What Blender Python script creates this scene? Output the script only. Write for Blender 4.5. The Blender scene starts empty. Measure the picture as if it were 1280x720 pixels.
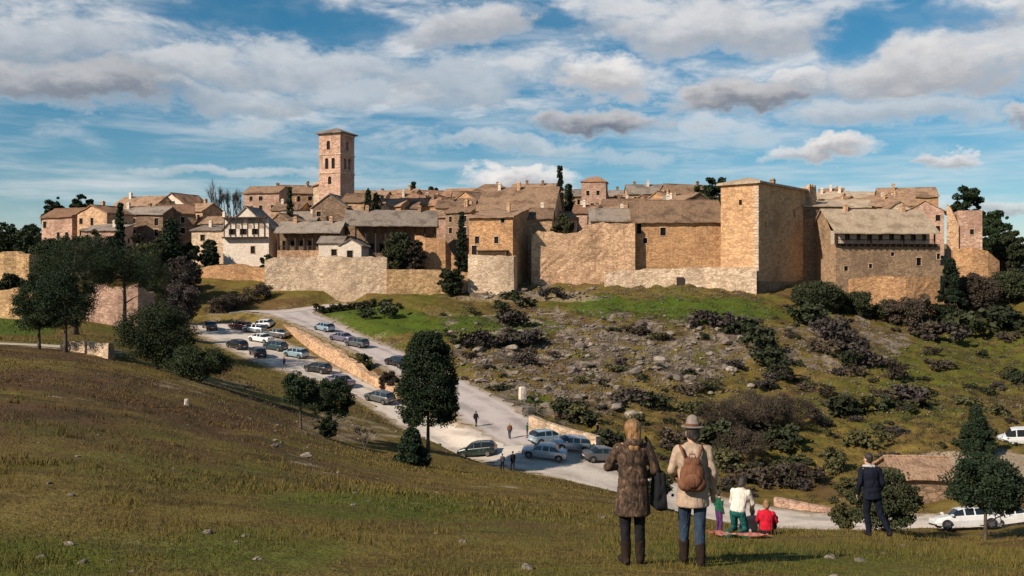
import bpy, math, random
import numpy as np
from mathutils import Vector, Matrix
R = math.radians
rnd = random.Random(7)
F = 1244.4            # focal length in photo pixels (35 mm lens, 36 mm sensor, 1280 px wide)
scene = bpy.context.scene
col = scene.collection

# ------------------------------------------------------------------ helpers
def tag(o, label=None, cat=None, group=None, kind=None):
    if label: o['label'] = label
    if cat: o['category'] = cat
    if group: o['group'] = group
    if kind: o['kind'] = kind
    return o

def empty(name, loc=(0, 0, 0), rz=0.0):
    o = bpy.data.objects.new(name, None)
    o.empty_display_size = 0.3
    o.location = loc
    o.rotation_euler = (0, 0, rz)
    col.objects.link(o)
    return o

def link_mesh(name, me, parent=None, loc=None, rz=None):
    o = bpy.data.objects.new(name, me)
    col.objects.link(o)
    if parent is not None: o.parent = parent
    if loc is not None: o.location = loc
    if rz is not None: o.rotation_euler = (0, 0, rz)
    return o

class MB:
    """Collects faces and links them as ONE mesh object."""
    def __init__(s): s.v = []; s.f = []; s.m = []
    def vert(s, p): s.v.append(tuple(p)); return len(s.v) - 1
    def poly(s, pts, m=0):
        s.f.append([s.vert(p) for p in pts]); s.m.append(m)
    def box(s, x0, x1, y0, y1, z0, z1, m=0):
        b = len(s.v)
        for z in (z0, z1):
            for x, y in ((x0, y0), (x1, y0), (x1, y1), (x0, y1)): s.v.append((x, y, z))
        for q in ((3, 2, 1, 0), (4, 5, 6, 7), (0, 1, 5, 4), (1, 2, 6, 5), (2, 3, 7, 6), (3, 0, 4, 7)):
            s.f.append([b + i for i in q]); s.m.append(m)
    def tube(s, pts, rad, n=6, m=0, cap=True):
        pts = [Vector(p) for p in pts]
        rings = []
        for i, p in enumerate(pts):
            d = (pts[min(i + 1, len(pts) - 1)] - pts[max(i - 1, 0)])
            if d.length < 1e-6: d = Vector((0, 0, 1))
            d.normalize()
            a = Vector((1, 0, 0)) if abs(d.x) < 0.8 else Vector((0, 1, 0))
            u = d.cross(a).normalized(); w = d.cross(u)
            r = rad[i] if hasattr(rad, '__len__') else rad
            rings.append([s.vert(p + (u * math.cos(k * 2 * math.pi / n) + w * math.sin(k * 2 * math.pi / n)) * r) for k in range(n)])
        for a, b in zip(rings, rings[1:]):
            for k in range(n):
                s.f.append([a[k], a[(k + 1) % n], b[(k + 1) % n], b[k]]); s.m.append(m)
        if cap:
            s.f.append(rings[0][::-1]); s.m.append(m)
            s.f.append(rings[-1]); s.m.append(m)
    def loft(s, rings, m=0, cap=True):
        idx = [[s.vert(p) for p in r] for r in rings]
        n = len(idx[0])
        for a, b in zip(idx, idx[1:]):
            for k in range(n):
                s.f.append([a[k], a[(k + 1) % n], b[(k + 1) % n], b[k]]); s.m.append(m)
        if cap:
            s.f.append(idx[0][::-1]); s.m.append(m); s.f.append(idx[-1]); s.m.append(m)
    def grid(s, fn, nu, nv, m=0):
        b = len(s.v)
        for j in range(nv + 1):
            for i in range(nu + 1): s.v.append(tuple(fn(i / nu, j / nv)))
        for j in range(nv):
            for i in range(nu):
                a = b + j * (nu + 1) + i
                s.f.append([a, a + 1, a + nu + 2, a + nu + 1]); s.m.append(m)
    def slab(s, a, b, c, d, th, nu=6, nv=3, jit=0.05, m=0):
        """Sloping slab a-b (low edge) c-d (high edge), th thick, top face gently uneven."""
        a, b, c, d = map(Vector, (a, b, c, d))
        off = {}
        def P(u, v):
            p = (a * (1 - u) + b * u) * (1 - v) + (d * (1 - u) + c * u) * v
            k = (round(u * nu), round(v * nv))
            if k not in off: off[k] = rnd.uniform(-jit, jit)
            return p + Vector((0, 0, off[k]))
        s.grid(P, nu, nv, m)
        Q = lambda u, v: P(u, v) - Vector((0, 0, th))
        s.grid(lambda u, v: Q(1 - u, v), nu, nv, m)
        for i in range(nu):
            u0, u1 = i / nu, (i + 1) / nu
            s.poly([Q(u0, 0), Q(u1, 0), P(u1, 0), P(u0, 0)], m)
            s.poly([Q(u1, 1), Q(u0, 1), P(u0, 1), P(u1, 1)], m)
        for j in range(nv):
            v0, v1 = j / nv, (j + 1) / nv
            s.poly([Q(0, v1), Q(0, v0), P(0, v0), P(0, v1)], m)
            s.poly([Q(1, v0), Q(1, v1), P(1, v1), P(1, v0)], m)
    def panel(s, p, q, z0, z1, holes=(), dep=0.3, m=0, sub=2.2):
        """Vertical wall face from p to q (plan), seen from the right-hand side of p->q, with real openings."""
        p = Vector((p[0], p[1])); q = Vector((q[0], q[1]))
        L = (q - p).length
        if L < 1e-4: return
        d = (q - p) / L; inw = Vector((-d.y, d.x))
        us = {0.0, L}; zs = {z0, z1}
        for u0, u1, a, b in holes: us |= {u0, u1}; zs |= {a, b}
        def fill(v):
            v = sorted(v); o = [v[0]]
            for x in v[1:]:
                n = max(1, int((x - o[-1]) / sub)); st = o[-1]
                for k in range(1, n + 1): o.append(st + (x - st) * k / n)
            return o
        us = fill(us); zs = fill(zs)
        W = lambda u, z, t=0.0: (p.x + d.x * u + inw.x * t, p.y + d.y * u + inw.y * t, z)
        for i in range(len(us) - 1):
            for j in range(len(zs) - 1):
                cu, cz = (us[i] + us[i + 1]) / 2, (zs[j] + zs[j + 1]) / 2
                if any(h[0] < cu < h[1] and h[2] < cz < h[3] for h in holes): continue
                s.poly([W(us[i], zs[j]), W(us[i + 1], zs[j]), W(us[i + 1], zs[j + 1]), W(us[i], zs[j + 1])], m)
        for u0, u1, a, b in holes:
            s.poly([W(u0, a), W(u1, a), W(u1, a, dep), W(u0, a, dep)], m)
            s.poly([W(u1, b), W(u0, b), W(u0, b, dep), W(u1, b, dep)], m)
            s.poly([W(u0, b), W(u0, a), W(u0, a, dep), W(u0, b, dep)], m)
            s.poly([W(u1, a), W(u1, b), W(u1, b, dep), W(u1, a, dep)], m)
    def mesh(s, name, mats, smooth=False):
        me = bpy.data.meshes.new(name)
        me.from_pydata(s.v, [], s.f)
        mats = mats if isinstance(mats, (list, tuple)) else [mats]
        for x in mats: me.materials.append(x)
        me.polygons.foreach_set('material_index', s.m)
        if smooth: me.polygons.foreach_set('use_smooth', [True] * len(s.f))
        me.update()
        return me
    def build(s, name, mats, parent=None, smooth=False, loc=None, rz=None):
        return link_mesh(name, s.mesh(name, mats, smooth), parent, loc, rz)

def np_mesh(name, V, Fq, mats, smooth=False, colors=None, attr='tint'):
    """Mesh from numpy arrays (n,3) and (m,k)."""
    me = bpy.data.meshes.new(name)
    V = np.asarray(V, np.float32); Fq = np.asarray(Fq, np.int32)
    k = Fq.shape[1]
    me.vertices.add(len(V)); me.vertices.foreach_set('co', V.ravel())
    me.loops.add(Fq.size); me.loops.foreach_set('vertex_index', Fq.ravel())
    me.polygons.add(len(Fq))
    me.polygons.foreach_set('loop_start', np.arange(0, Fq.size, k, dtype=np.int32))
    if smooth: me.polygons.foreach_set('use_smooth', np.ones(len(Fq), bool))
    for x in (mats if isinstance(mats, (list, tuple)) else [mats]): me.materials.append(x)
    if colors is not None:
        for nm, arr in colors.items():
            a = me.attributes.new(nm, 'FLOAT', 'POINT'); a.data.foreach_set('value', np.asarray(arr, np.float32))
    me.update(calc_edges=True)
    return me

# ------------------------------------------------------------------ numpy noise
_tab = np.random.RandomState(11).rand(256, 256)
def vnoise(x, y):
    xi = np.floor(x).astype(int); yi = np.floor(y).astype(int)
    fx = x - xi; fy = y - yi
    fx = fx * fx * (3 - 2 * fx); fy = fy * fy * (3 - 2 * fy)
    g = lambda a, b: _tab[a % 256, b % 256]
    return (g(xi, yi) * (1 - fx) + g(xi + 1, yi) * fx) * (1 - fy) + (g(xi, yi + 1) * (1 - fx) + g(xi + 1, yi + 1) * fx) * fy
def fbm(x, y, o=4):
    s = 0; a = .5
    for k in range(o):
        s = s + a * vnoise(x * 2 ** k + 17.3 * k, y * 2 ** k + 5.1 * k); a *= .5
    return s            # about 0..1, mean .5

# ------------------------------------------------------------------ materials
class NT:
    def __init__(s, tree): s.t = tree
    def n(s, typ, **kw):
        nd = s.t.nodes.new(typ)
        for k, v in kw.items():
            if k.startswith('i_'):
                key = k[2:]
                nd.inputs[int(key) if key.isdigit() else key.replace('_', ' ')].default_value = v
            else: setattr(nd, k, v)
        return nd
    def l(s, a, b): s.t.links.new(a, b)
    def math(s, op, a, b=None, c=None, clamp=False):
        nd = s.n('ShaderNodeMath', operation=op); nd.use_clamp = clamp
        for i, x in enumerate((a, b, c)):
            if x is None: continue
            if isinstance(x, (int, float)): nd.inputs[i].default_value = x
            else: s.l(x, nd.inputs[i])
        return nd.outputs[0]
    def mix(s, f, a, b, blend='MIX'):
        nd = s.n('ShaderNodeMix', data_type='RGBA', blend_type=blend)
        for i, x in ((0, f), (6, a), (7, b)):
            if isinstance(x, (int, float)): nd.inputs[i].default_value = x
            elif isinstance(x, (tuple, list)): nd.inputs[i].default_value = (*x[:3], 1)
            else: s.l(x, nd.inputs[i])
        return nd.outputs[2]
    def noise(s, vec, scale, detail=4, rough=.55, out=0, dist=0):
        nd = s.n('ShaderNodeTexNoise'); nd.inputs['Scale'].default_value = scale
        nd.inputs['Detail'].default_value = detail; nd.inputs['Roughness'].default_value = rough
        nd.inputs['Distortion'].default_value = dist
        if vec is not None: s.l(vec, nd.inputs['Vector'])
        return nd.outputs[out]
    def vor(s, vec, scale, feature='F1', out='Distance'):
        nd = s.n('ShaderNodeTexVoronoi', feature=feature); nd.inputs['Scale'].default_value = scale
        s.l(vec, nd.inputs['Vector']); return nd.outputs[out]
    def smooth(s, x, a, b, lo=0.0, hi=1.0):
        nd = s.n('ShaderNodeMapRange', interpolation_type='SMOOTHSTEP')
        s.l(x, nd.inputs[0])
        nd.inputs[1].default_value = a; nd.inputs[2].default_value = b; nd.inputs[3].default_value = lo; nd.inputs[4].default_value = hi
        return nd.outputs[0]
    def attr(s, name): return s.n('ShaderNodeAttribute', attribute_name=name).outputs['Fac']
    def vscale(s, vec, sc):
        nd = s.n('ShaderNodeMapping'); nd.inputs['Scale'].default_value = sc; s.l(vec, nd.inputs[0]); return nd.outputs[0]

def new_mat(name):
    m = bpy.data.materials.new(name); m.use_nodes = True
    nt = m.node_tree; nt.nodes.clear()
    T = NT(nt)
    out = T.n('ShaderNodeOutputMaterial'); bs = T.n('ShaderNodeBsdfPrincipled')
    T.l(bs.outputs[0], out.inputs[0])
    return m, T, bs
def bump(T, bs, h, strength=.5, dist=.1):
    b = T.n('ShaderNodeBump'); b.inputs['Strength'].default_value = strength; b.inputs['Distance'].default_value = dist
    T.l(h, b.inputs['Height']); T.l(b.outputs[0], bs.inputs['Normal'])
def coords(T, rand=True):
    tc = T.n('ShaderNodeTexCoord').outputs['Object']
    if not rand: return tc
    oi = T.n('ShaderNodeObjectInfo').outputs['Random']
    nd = T.n('ShaderNodeVectorMath', operation='ADD'); T.l(tc, nd.inputs[0])
    sc = T.math('MULTIPLY', oi, 57.0); T.l(sc, nd.inputs[1]); return nd.outputs[0]
def rcol(T, c, amt=.25):
    """c brightened or darkened from object to object."""
    oi = T.n('ShaderNodeObjectInfo').outputs['Random']
    f = T.math('MULTIPLY_ADD', oi, 2 * amt, 1 - amt)
    cc = T.n('ShaderNodeCombineColor')
    for i in range(3): T.l(f, cc.inputs[i])
    return T.mix(1.0, c, cc.outputs[0], 'MULTIPLY')

def stone_mat(name, light, mid, dark, cell=1.5, amt=.12, stain=.5, bmp=.45):
    m, T, bs = new_mat(name)
    v = coords(T)
    n1 = T.noise(v, .16, 5, .6); n2 = T.noise(v, 1.3, 5, .65); n3 = T.noise(v, 3.4, 4, .7); n4 = T.noise(v, .5, 4, .6)
    vs = addnoise(T, T.vscale(v, (1, 1, 2.1)), v, 1.1, .3)
    cc = T.vor(vs, cell, out='Color'); dd = T.vor(vs, cell, 'DISTANCE_TO_EDGE')
    sep = T.n('ShaderNodeSeparateColor'); T.l(cc, sep.inputs[0])
    c = T.mix(T.smooth(n2, .3, .7), mid, light)
    c = T.mix(T.math('MULTIPLY', T.smooth(sep.outputs[0], .3, 1), .55), c, dark)
    c = T.mix(T.math('MULTIPLY', T.smooth(sep.outputs[1], .55, 1), .4), c, light)
    c = T.mix(T.math('MULTIPLY', T.smooth(n1, .5, .68), stain), c, dark)
    c = T.mix(T.math('MULTIPLY', T.smooth(n3, .54, .68), .75), c, dark)
    c = T.mix(T.math('MULTIPLY', T.smooth(n3, .44, .3), .5), c, light)
    c = T.mix(T.math('MULTIPLY', T.smooth(n4, .52, .66), stain * .8), c, tuple(x * 1.5 for x in dark))
    n5 = T.noise(T.vscale(v, (1, 1, .16)), .9, 4, .6)
    c = T.mix(T.math('MULTIPLY', T.smooth(n5, .54, .7), stain * .75), c, tuple(x * 1.25 for x in dark))
    rep = T.n('ShaderNodeSeparateColor'); T.l(T.vor(addnoise(T, v, v, .5, 2.5), .16, out='Color'), rep.inputs[0])
    c = T.mix(T.math('MULTIPLY', T.smooth(rep.outputs[0], .55, .6), stain * .55), c, T.mix(.5, c, tuple(min(.8, x * 1.12) for x in light)))
    c = T.mix(T.math('MULTIPLY', T.smooth(rep.outputs[1], .62, .67), stain * .5), c, T.mix(.45, c, (mid[0] * .62, mid[1] * .6, mid[2] * .66)))
    mort = T.smooth(dd, .0, .09)
    c = T.mix(mort, T.mix(.5, c, dark), c)
    T.l(rcol(T, c, amt), bs.inputs['Base Color']); bs.inputs['Roughness'].default_value = .92
    bs.inputs['Specular IOR Level'].default_value = .15
    h = T.math('ADD', T.math('MULTIPLY', mort, .6), T.math('ADD', T.math('MULTIPLY', n2, .8), T.math('MULTIPLY', n3, .4)))
    bump(T, bs, h, bmp, .22)
    return m
def addnoise(T, a, v, sc, amt):
    nz = T.noise(v, sc, 3, .6, out=1)
    s = T.n('ShaderNodeVectorMath', operation='SCALE'); T.l(nz, s.inputs[0]); s.inputs['Scale'].default_value = amt
    r = T.n('ShaderNodeVectorMath', operation='ADD'); T.l(a, r.inputs[0]); T.l(s.outputs[0], r.inputs[1]); return r.outputs[0]

def roof_mat(name, c1, c2, c3, amt=.22):
    m, T, bs = new_mat(name)
    v = coords(T)
    n1 = T.noise(v, .35, 5, .65); n2 = T.noise(v, 2.2, 4, .7); n3 = T.noise(T.vscale(v, (5, 1.2, 1.2)), 1.1, 3, .6)
    c = T.mix(T.smooth(n2, .32, .68), c1, c2)
    c = T.mix(T.math('MULTIPLY', T.smooth(n1, .48, .66), .7), c, c3)
    c = T.mix(T.math('MULTIPLY', T.smooth(n3, .5, .66), .6), c, c3)
    c = T.mix(T.math('MULTIPLY', T.smooth(n2, .56, .72), .55), c, tuple(x * .5 for x in c3))
    T.l(rcol(T, c, amt), bs.inputs['Base Color']); bs.inputs['Roughness'].default_value = .9
    bs.inputs['Specular IOR Level'].default_value = .15
    w = T.n('ShaderNodeTexWave', bands_direction='X'); w.inputs['Scale'].default_value = 1.1; w.inputs['Distortion'].default_value = .6
    T.l(v, w.inputs[0])
    bump(T, bs, T.math('ADD', T.math('MULTIPLY', w.outputs['Fac'], .12), T.math('ADD', n2, T.math('MULTIPLY', n3, .6))), .7, .12)
    return m

def flat_mat(name, c, rough=.7, var=.25, scale=3.0, spec=.3, metal=0.0, rand=.0, fold=0.0):
    m, T, bs = new_mat(name)
    v = coords(T)
    n = T.noise(v, scale, 4, .6)
    cc = T.mix(T.smooth(n, .3, .7), tuple(x * (1 - var) for x in c), tuple(min(1, x * (1 + var)) for x in c))
    if rand: cc = rcol(T, cc, rand)
    T.l(cc, bs.inputs['Base Color']); bs.inputs['Roughness'].default_value = rough
    bs.inputs['Specular IOR Level'].default_value = spec; bs.inputs['Metallic'].default_value = metal
    if fold > 0:
        f = T.noise(T.vscale(v, (1, 1, .35)), 13, 3, .55, dist=.8)
        bump(T, bs, f, fold, .03)
    else: bump(T, bs, n, .15, .02)
    return m

def leaf_mat(name, c1, c2, c3, amt=.2, sc=.9):
    m, T, bs = new_mat(name)
    v = coords(T)
    n1 = T.noise(v, sc, 3, .6); n2 = T.noise(v, sc * 6, 2, .6)
    c = T.mix(T.smooth(n1, .35, .65), c1, c2)
    c = T.mix(T.math('MULTIPLY', T.smooth(n2, .5, .7), .7), c, c3)
    T.l(rcol(T, c, amt), bs.inputs['Base Color']); bs.inputs['Roughness'].default_value = .75
    bs.inputs['Specular IOR Level'].default_value = .2
    return m

M = {}
M['stone_tan'] = stone_mat('stone_tan', (.68, .445, .28), (.53, .32, .185), (.15, .088, .052), cell=1.3)
M['stone_orange'] = stone_mat('stone_orange', (.64, .375, .195), (.52, .28, .13), (.17, .09, .047), cell=1.4, amt=.08)
M['stone_pale'] = stone_mat('stone_pale', (.72, .55, .4), (.56, .4, .27), (.2, .135, .085), cell=1.2)
M['stone_pink'] = stone_mat('stone_pink', (.62, .41, .31), (.47, .285, .2), (.18, .1, .07), cell=1.4)
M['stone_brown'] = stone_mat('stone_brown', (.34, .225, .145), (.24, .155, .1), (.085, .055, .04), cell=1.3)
M['stone_yellow'] = stone_mat('stone_yellow', (.62, .405, .215), (.49, .3, .145), (.16, .095, .05), cell=1.3)
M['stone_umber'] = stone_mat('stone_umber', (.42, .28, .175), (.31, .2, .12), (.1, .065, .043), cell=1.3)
M['plaster_white'] = stone_mat('plaster_white', (.78, .68, .58), (.68, .57, .47), (.42, .32, .24), cell=3.0, amt=.06, stain=.3, bmp=.2)
M['plaster_red'] = stone_mat('plaster_red', (.4, .18, .115), (.3, .125, .078), (.16, .075, .055), cell=3.0, amt=.1, stain=.4, bmp=.3)
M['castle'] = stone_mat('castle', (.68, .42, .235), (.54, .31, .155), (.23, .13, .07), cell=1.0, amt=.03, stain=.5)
M['roof_brown'] = roof_mat('roof_brown', (.235, .142, .09), (.36, .235, .15), (.1, .06, .04), .3)
M['roof_red'] = roof_mat('roof_red', (.27, .145, .085), (.35, .205, .13), (.12, .065, .042), .3)
M['roof_grey'] = roof_mat('roof_grey', (.22, .175, .14), (.3, .245, .2), (.1, .08, .065))
M['roof_pale'] = roof_mat('roof_pale', (.38, .285, .195), (.47, .37, .27), (.2, .14, .095), amt=.1)
M['wood_dark'] = flat_mat('wood_dark', (.045, .03, .022), .8)
M['wood_brown'] = flat_mat('wood_brown', (.13, .075, .04), .8)
M['bark'] = flat_mat('bark', (.085, .062, .045), .95, .4, 4)
M['bark_grey'] = flat_mat('bark_grey', (.12, .1, .085), .95, .4, 4)
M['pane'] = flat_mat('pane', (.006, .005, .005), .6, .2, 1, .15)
M['iron'] = flat_mat('iron', (.03, .03, .032), .5, .2, 5, .5)
M['pine'] = leaf_mat('pine', (.014, .028, .012), (.028, .044, .017), (.05, .06, .025))
M['oak'] = leaf_mat('oak', (.018, .028, .011), (.036, .046, .017), (.066, .07, .028))
M['cypress'] = leaf_mat('cypress', (.011, .022, .011), (.022, .036, .016), (.042, .052, .023))
M['bush_dark'] = leaf_mat('bush_dark', (.022, .03, .013), (.04, .046, .02), (.065, .062, .03), .3, 1.5)
M['bush_olive'] = leaf_mat('bush_olive', (.055, .056, .022), (.085, .08, .032), (.12, .105, .05), .3, 1.5)
M['bush_brown'] = leaf_mat('bush_brown', (.045, .034, .024), (.072, .053, .037), (.11, .083, .058), .3, 1.5)
M['bush_mauve'] = leaf_mat('bush_mauve', (.042, .033, .029), (.072, .057, .05), (.12, .097, .082), .25, 1.5)
M['rock'] = stone_mat('rock', (.31, .26, .21), (.22, .18, .145), (.1, .08, .065), cell=.7, amt=.25, stain=.5)
# ------------------------------------------------------------------ terrain
COLS = {   # photo column: (distance, photo row) of ground points
 -500: [(12, 690), (25, 545), (50, 460), (80, 425), (110, 405), (150, 385), (200, 350), (250, 325), (300, 310), (350, 305)],
 -200: [(12, 700), (25, 560), (50, 470), (80, 436), (110, 420), (150, 395), (200, 352), (250, 325), (300, 310), (350, 302)],
    0: [(11, 716), (20, 588), (40, 492), (70, 450), (100, 431), (130, 408), (150, 396), (175, 372), (200, 350), (250, 325), (300, 312), (350, 303)],
  130: [(11, 716), (20, 598), (40, 510), (70, 466), (98, 446), (130, 422), (150, 406), (175, 388), (200, 360), (250, 330), (300, 312), (350, 300)],
  250: [(11, 716), (20, 620), (40, 540), (70, 494), (92, 476), (120, 462), (160, 425), (180, 407), (200, 372), (212, 345), (250, 325), (300, 303), (340, 298)],
  330: [(11, 716), (20, 625), (40, 555), (65, 525), (88, 506), (110, 489), (145, 455), (165, 431), (185, 396), (200, 377), (214, 340), (250, 322), (300, 300), (340, 296)],
  400: [(11, 716), (20, 634), (40, 580), (60, 560), (85, 538), (105, 514), (135, 474), (150, 452), (175, 402), (195, 384), (214, 345), (250, 322), (300, 298), (340, 292)],
  460: [(11, 716), (20, 640), (40, 595), (60, 577), (80, 562), (105, 527), (130, 488), (155, 437), (172, 405), (195, 381), (214, 350), (250, 322), (300, 298), (340, 290)],
  530: [(11, 716), (20, 650), (35, 612), (55, 593), (75, 580), (98, 548), (112, 541), (132, 484), (150, 445), (170, 410), (195, 380), (212, 362), (250, 325), (300, 300), (340, 290)],
  610: [(11, 718), (20, 655), (35, 620), (55, 600), (68, 594), (85, 588), (100, 572), (115, 528), (126, 505), (150, 450), (170, 415), (195, 383), (212, 358), (250, 325), (300, 300), (340, 290)],
  690: [(11, 718), (20, 657), (35, 625), (52, 609), (66, 604), (82, 598), (95, 590), (105, 560), (120, 528), (140, 482), (160, 440), (180, 400), (198, 376), (214, 356), (250, 325), (300, 300), (340, 292)],
  760: [(11, 720), (20, 661), (35, 634), (50, 619), (66, 618), (82, 614), (95, 600), (106, 572), (130, 505), (160, 440), (180, 398), (200, 372), (214, 355), (250, 325), (300, 300), (340, 294)],
  860: [(12, 706), (20, 668), (28, 657), (35, 651), (50, 652), (70, 650), (85, 640), (96, 618), (112, 565), (140, 490), (165, 430), (185, 388), (203, 364), (214, 352), (250, 325), (300, 300), (340, 296)],
  960: [(12, 707), (20, 674), (26, 664), (35, 661), (50, 668), (70, 668), (84, 658), (96, 634), (115, 575), (145, 490), (165, 440), (185, 396), (203, 368), (214, 356), (250, 330), (300, 302), (340, 298)],
 1090: [(12, 708), (20.5, 669), (26, 664), (35, 672), (50, 680), (68, 664), (84, 652), (95, 628), (112, 575), (140, 505), (165, 450), (190, 408), (210, 382), (222, 345), (250, 330), (300, 303), (340, 300)],
 1200: [(12, 712), (20, 684), (26, 685), (40, 698), (55, 686), (70, 662), (82, 634), (105, 574), (125, 532), (150, 490), (175, 450), (200, 418), (220, 370), (250, 335), (300, 310), (340, 306)],
 1300: [(12, 714), (20, 690), (28, 694), (45, 698), (60, 672), (75, 640), (100, 580), (125, 540), (150, 495), (175, 450), (200, 402), (220, 352), (250, 325), (300, 322), (340, 320)],
 1500: [(12, 720), (25, 705), (45, 690), (65, 655), (100, 580), (150, 480), (200, 390), (240, 340), (300, 330), (340, 330)],
 1800: [(12, 720), (25, 700), (45, 680), (65, 650), (100, 570), (150, 460), (200, 380), (240, 345), (300, 335), (340, 335)],
}
AP = 30.0
def tv(X, Y): return 2.0 * X / (Y + AP), np.log(Y + AP)
cp = []
for px, row in COLS.items():
    for Y, py in row: cp.append(((px - 640) / F * Y, Y, (360 - py) / F * Y))
    for Y, z in ((0, -1.62), (-18, -0.6)): cp.append(((px - 640) / F * (Y + 10), Y, z))
    zl = (360 - row[-1][1]) / F * row[-1][0]
    cp += [((px - 640) / F * 430, 430, zl * .55), ((px - 640) / F * 600, 600, -20), ((px - 640) / F * 1500, 1500, -60), ((px - 640) / F * 5000, 5000, -80)]
cp = np.array(cp)
ct, cv = tv(cp[:, 0], cp[:, 1])
CC = .03
def ker(a, b, c, d): return np.sqrt((a[:, None] - c[None]) ** 2 + (b[:, None] - d[None]) ** 2 + CC ** 2)
A = ker(ct, cv, ct, cv) - np.eye(len(ct)) * .004
Pm = np.stack([np.ones_like(ct), ct, cv], 1)
K = np.block([[A, Pm], [Pm.T, np.zeros((3, 3))]])
sol = np.linalg.solve(K, np.concatenate([cp[:, 2], np.zeros(3)]))
def base_h(X, Y):
    X = np.asarray(X, float); Y = np.asarray(Y, float)
    sh = X.shape; t, v = tv(X.ravel(), Y.ravel())
    out = np.empty(len(t))
    for i in range(0, len(t), 20000):
        a, b = t[i:i + 20000], v[i:i + 20000]
        out[i:i + 20000] = ker(a, b, ct, cv) @ sol[:-3] + sol[-3] + a * sol[-2] + b * sol[-1]
    return out.reshape(sh)

def ground_pt(px, py, y0, y1=400.0):
    """First place beyond y0 where the smooth land reaches photo position (px, py)."""
    Y = np.linspace(y0, y1, 2400)
    z = base_h((px - 640) / F * Y, Y); zr = (360 - py) / F * Y
    k = np.nonzero(z >= zr)[0]
    i = k[0] if len(k) else len(Y) - 1
    return Vector(((px - 640) / F * Y[i], Y[i], zr[i]))

# roads: centre line as (px, py, distance, half width); heights come from these
def rp(px, py, Y, w): return ((px - 640) / F * Y, Y, (360 - py) / F * Y, w)
LOWER = [rp(1480, 640, 74, 3.6), rp(1300, 656, 76, 4), rp(1180, 657, 79, 4), rp(1080, 655, 82, 4), rp(980, 652, 87, 4.5), rp(860, 630, 91, 5), rp(760, 598, 95, 5.5), rp(690, 577, 99, 6),
         rp(640, 568, 103, 5.5), rp(596, 564, 106, 3.6), rp(555, 548, 111, 2.3), rp(510, 522, 119, 2.2), rp(460, 492, 129, 2.5), rp(410, 470, 138, 3.6), rp(365, 453, 147, 4.5),
         rp(325, 434, 158, 5.2), rp(295, 419, 168, 5.5), rp(270, 405, 178, 4.6)]
UPPER = [rp(668, 556, 105, 3.5), rp(632, 532, 113, 4), rp(605, 512, 121, 4.2), rp(570, 491, 130, 4), rp(525, 467, 140, 3.6), rp(485, 446, 150, 3.4), rp(445, 428, 161, 3.4), rp(410, 412, 172, 3.6),
         rp(385, 400, 181, 4.2), rp(355, 392, 188, 5), rp(320, 389, 191, 4.6), rp(285, 392, 190, 3)]
SPUR = [rp(352, 391, 188, 2.8), rp(385, 386, 194, 3.4), rp(425, 381, 200, 3)]
PATH = [rp(-320, 418, 108, 1.5), rp(-150, 424, 106, 1.5), rp(0, 430, 104, 1.4), rp(80, 434, 103, 1.3), rp(140, 440, 101, 1.1)]
TRACK = [rp(545, 397, 183, 1.2), rp(600, 395.5, 185, 1.2), rp(660, 394, 186, 1.1), rp(705, 391, 188, .8)]
def resample(P, n=12):
    P = np.array(P, float); out = []
    Q = np.vstack([2 * P[0] - P[1], P, 2 * P[-1] - P[-2]])
    for i in range(1, len(Q) - 2):
        a, b, c, d = Q[i - 1:i + 3]
        for k in range(n):
            t = k / n
            out.append(.5 * (2 * b + (c - a) * t + (2 * a - 5 * b + 4 * c - d) * t * t + (3 * b - 3 * c + d - a) * t ** 3))
    out.append(P[-1]); return np.array(out)
ROADS = {'lower': resample(LOWER), 'upper': resample(UPPER), 'spur': resample(SPUR), 'path': resample(PATH), 'track': resample(TRACK)}

def flatten(X, Y, Z):
    dist = np.full(X.shape, 1e9)
    for nm, P in ROADS.items():
        lo, hi = P[:, :2].min(0) - 14, P[:, :2].max(0) + 14
        msk = (X > lo[0]) & (X < hi[0]) & (Y > lo[1]) & (Y < hi[1])
        if not msk.any(): continue
        x, y = X[msk], Y[msk]
        best = np.full(x.shape, 1e9); bz = np.zeros(x.shape)
        for a, b in zip(P[:-1], P[1:]):
            d = b[:2] - a[:2]; L2 = (d ** 2).sum()
            t = np.clip(((x - a[0]) * d[0] + (y - a[1]) * d[1]) / L2, 0, 1)
            q = np.hypot(x - a[0] - t * d[0], y - a[1] - t * d[1]) - (a[3] + t * (b[3] - a[3]))
            u = q < best
            best[u] = q[u]; bz[u] = (a[2] + t * (b[2] - a[2]))[u]
        w = np.clip(1 - (best - .4) / (3.2 if nm not in ('path', 'track') else 1.5), 0, 1); w = w * w * (3 - 2 * w)
        z = Z[msk]; Z[msk] = z * (1 - w) + bz * w
        dd = dist[msk]; dist[msk] = np.minimum(dd, best)
    return Z, dist

# fan-shaped height field
NT_, NV_ = 560, 760
tt = np.linspace(-1.15, 1.15, NT_)
yy = np.concatenate([np.linspace(-18, 8, 26)[:-1], np.exp(np.linspace(math.log(8 + AP), math.log(245 + AP), 610)) - AP])
rest = NV_ - len(yy)
yy = np.concatenate([yy, np.exp(np.linspace(math.log(245 + AP), math.log(6000), rest + 1))[1:] - AP])
TX = tt[None, :] * (yy[:, None] + AP); TY = np.repeat(yy[:, None], NT_, 1)
def _coarse():
    tc_ = np.linspace(-1.15, 1.15, 161); jc = np.unique(np.concatenate([np.arange(0, NV_, 4), [NV_ - 1]]))
    C = base_h(tc_[None] * (yy[jc][:, None] + AP), np.repeat(yy[jc][:, None], 161, 1))
    C = np.stack([np.interp(tt, tc_, r) for r in C])
    return np.stack([np.interp(np.arange(NV_), jc, C[:, i]) for i in range(NT_)], 1)
TZ = _coarse()
PXg = 640 + TX / np.maximum(TY, 1) * F
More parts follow.
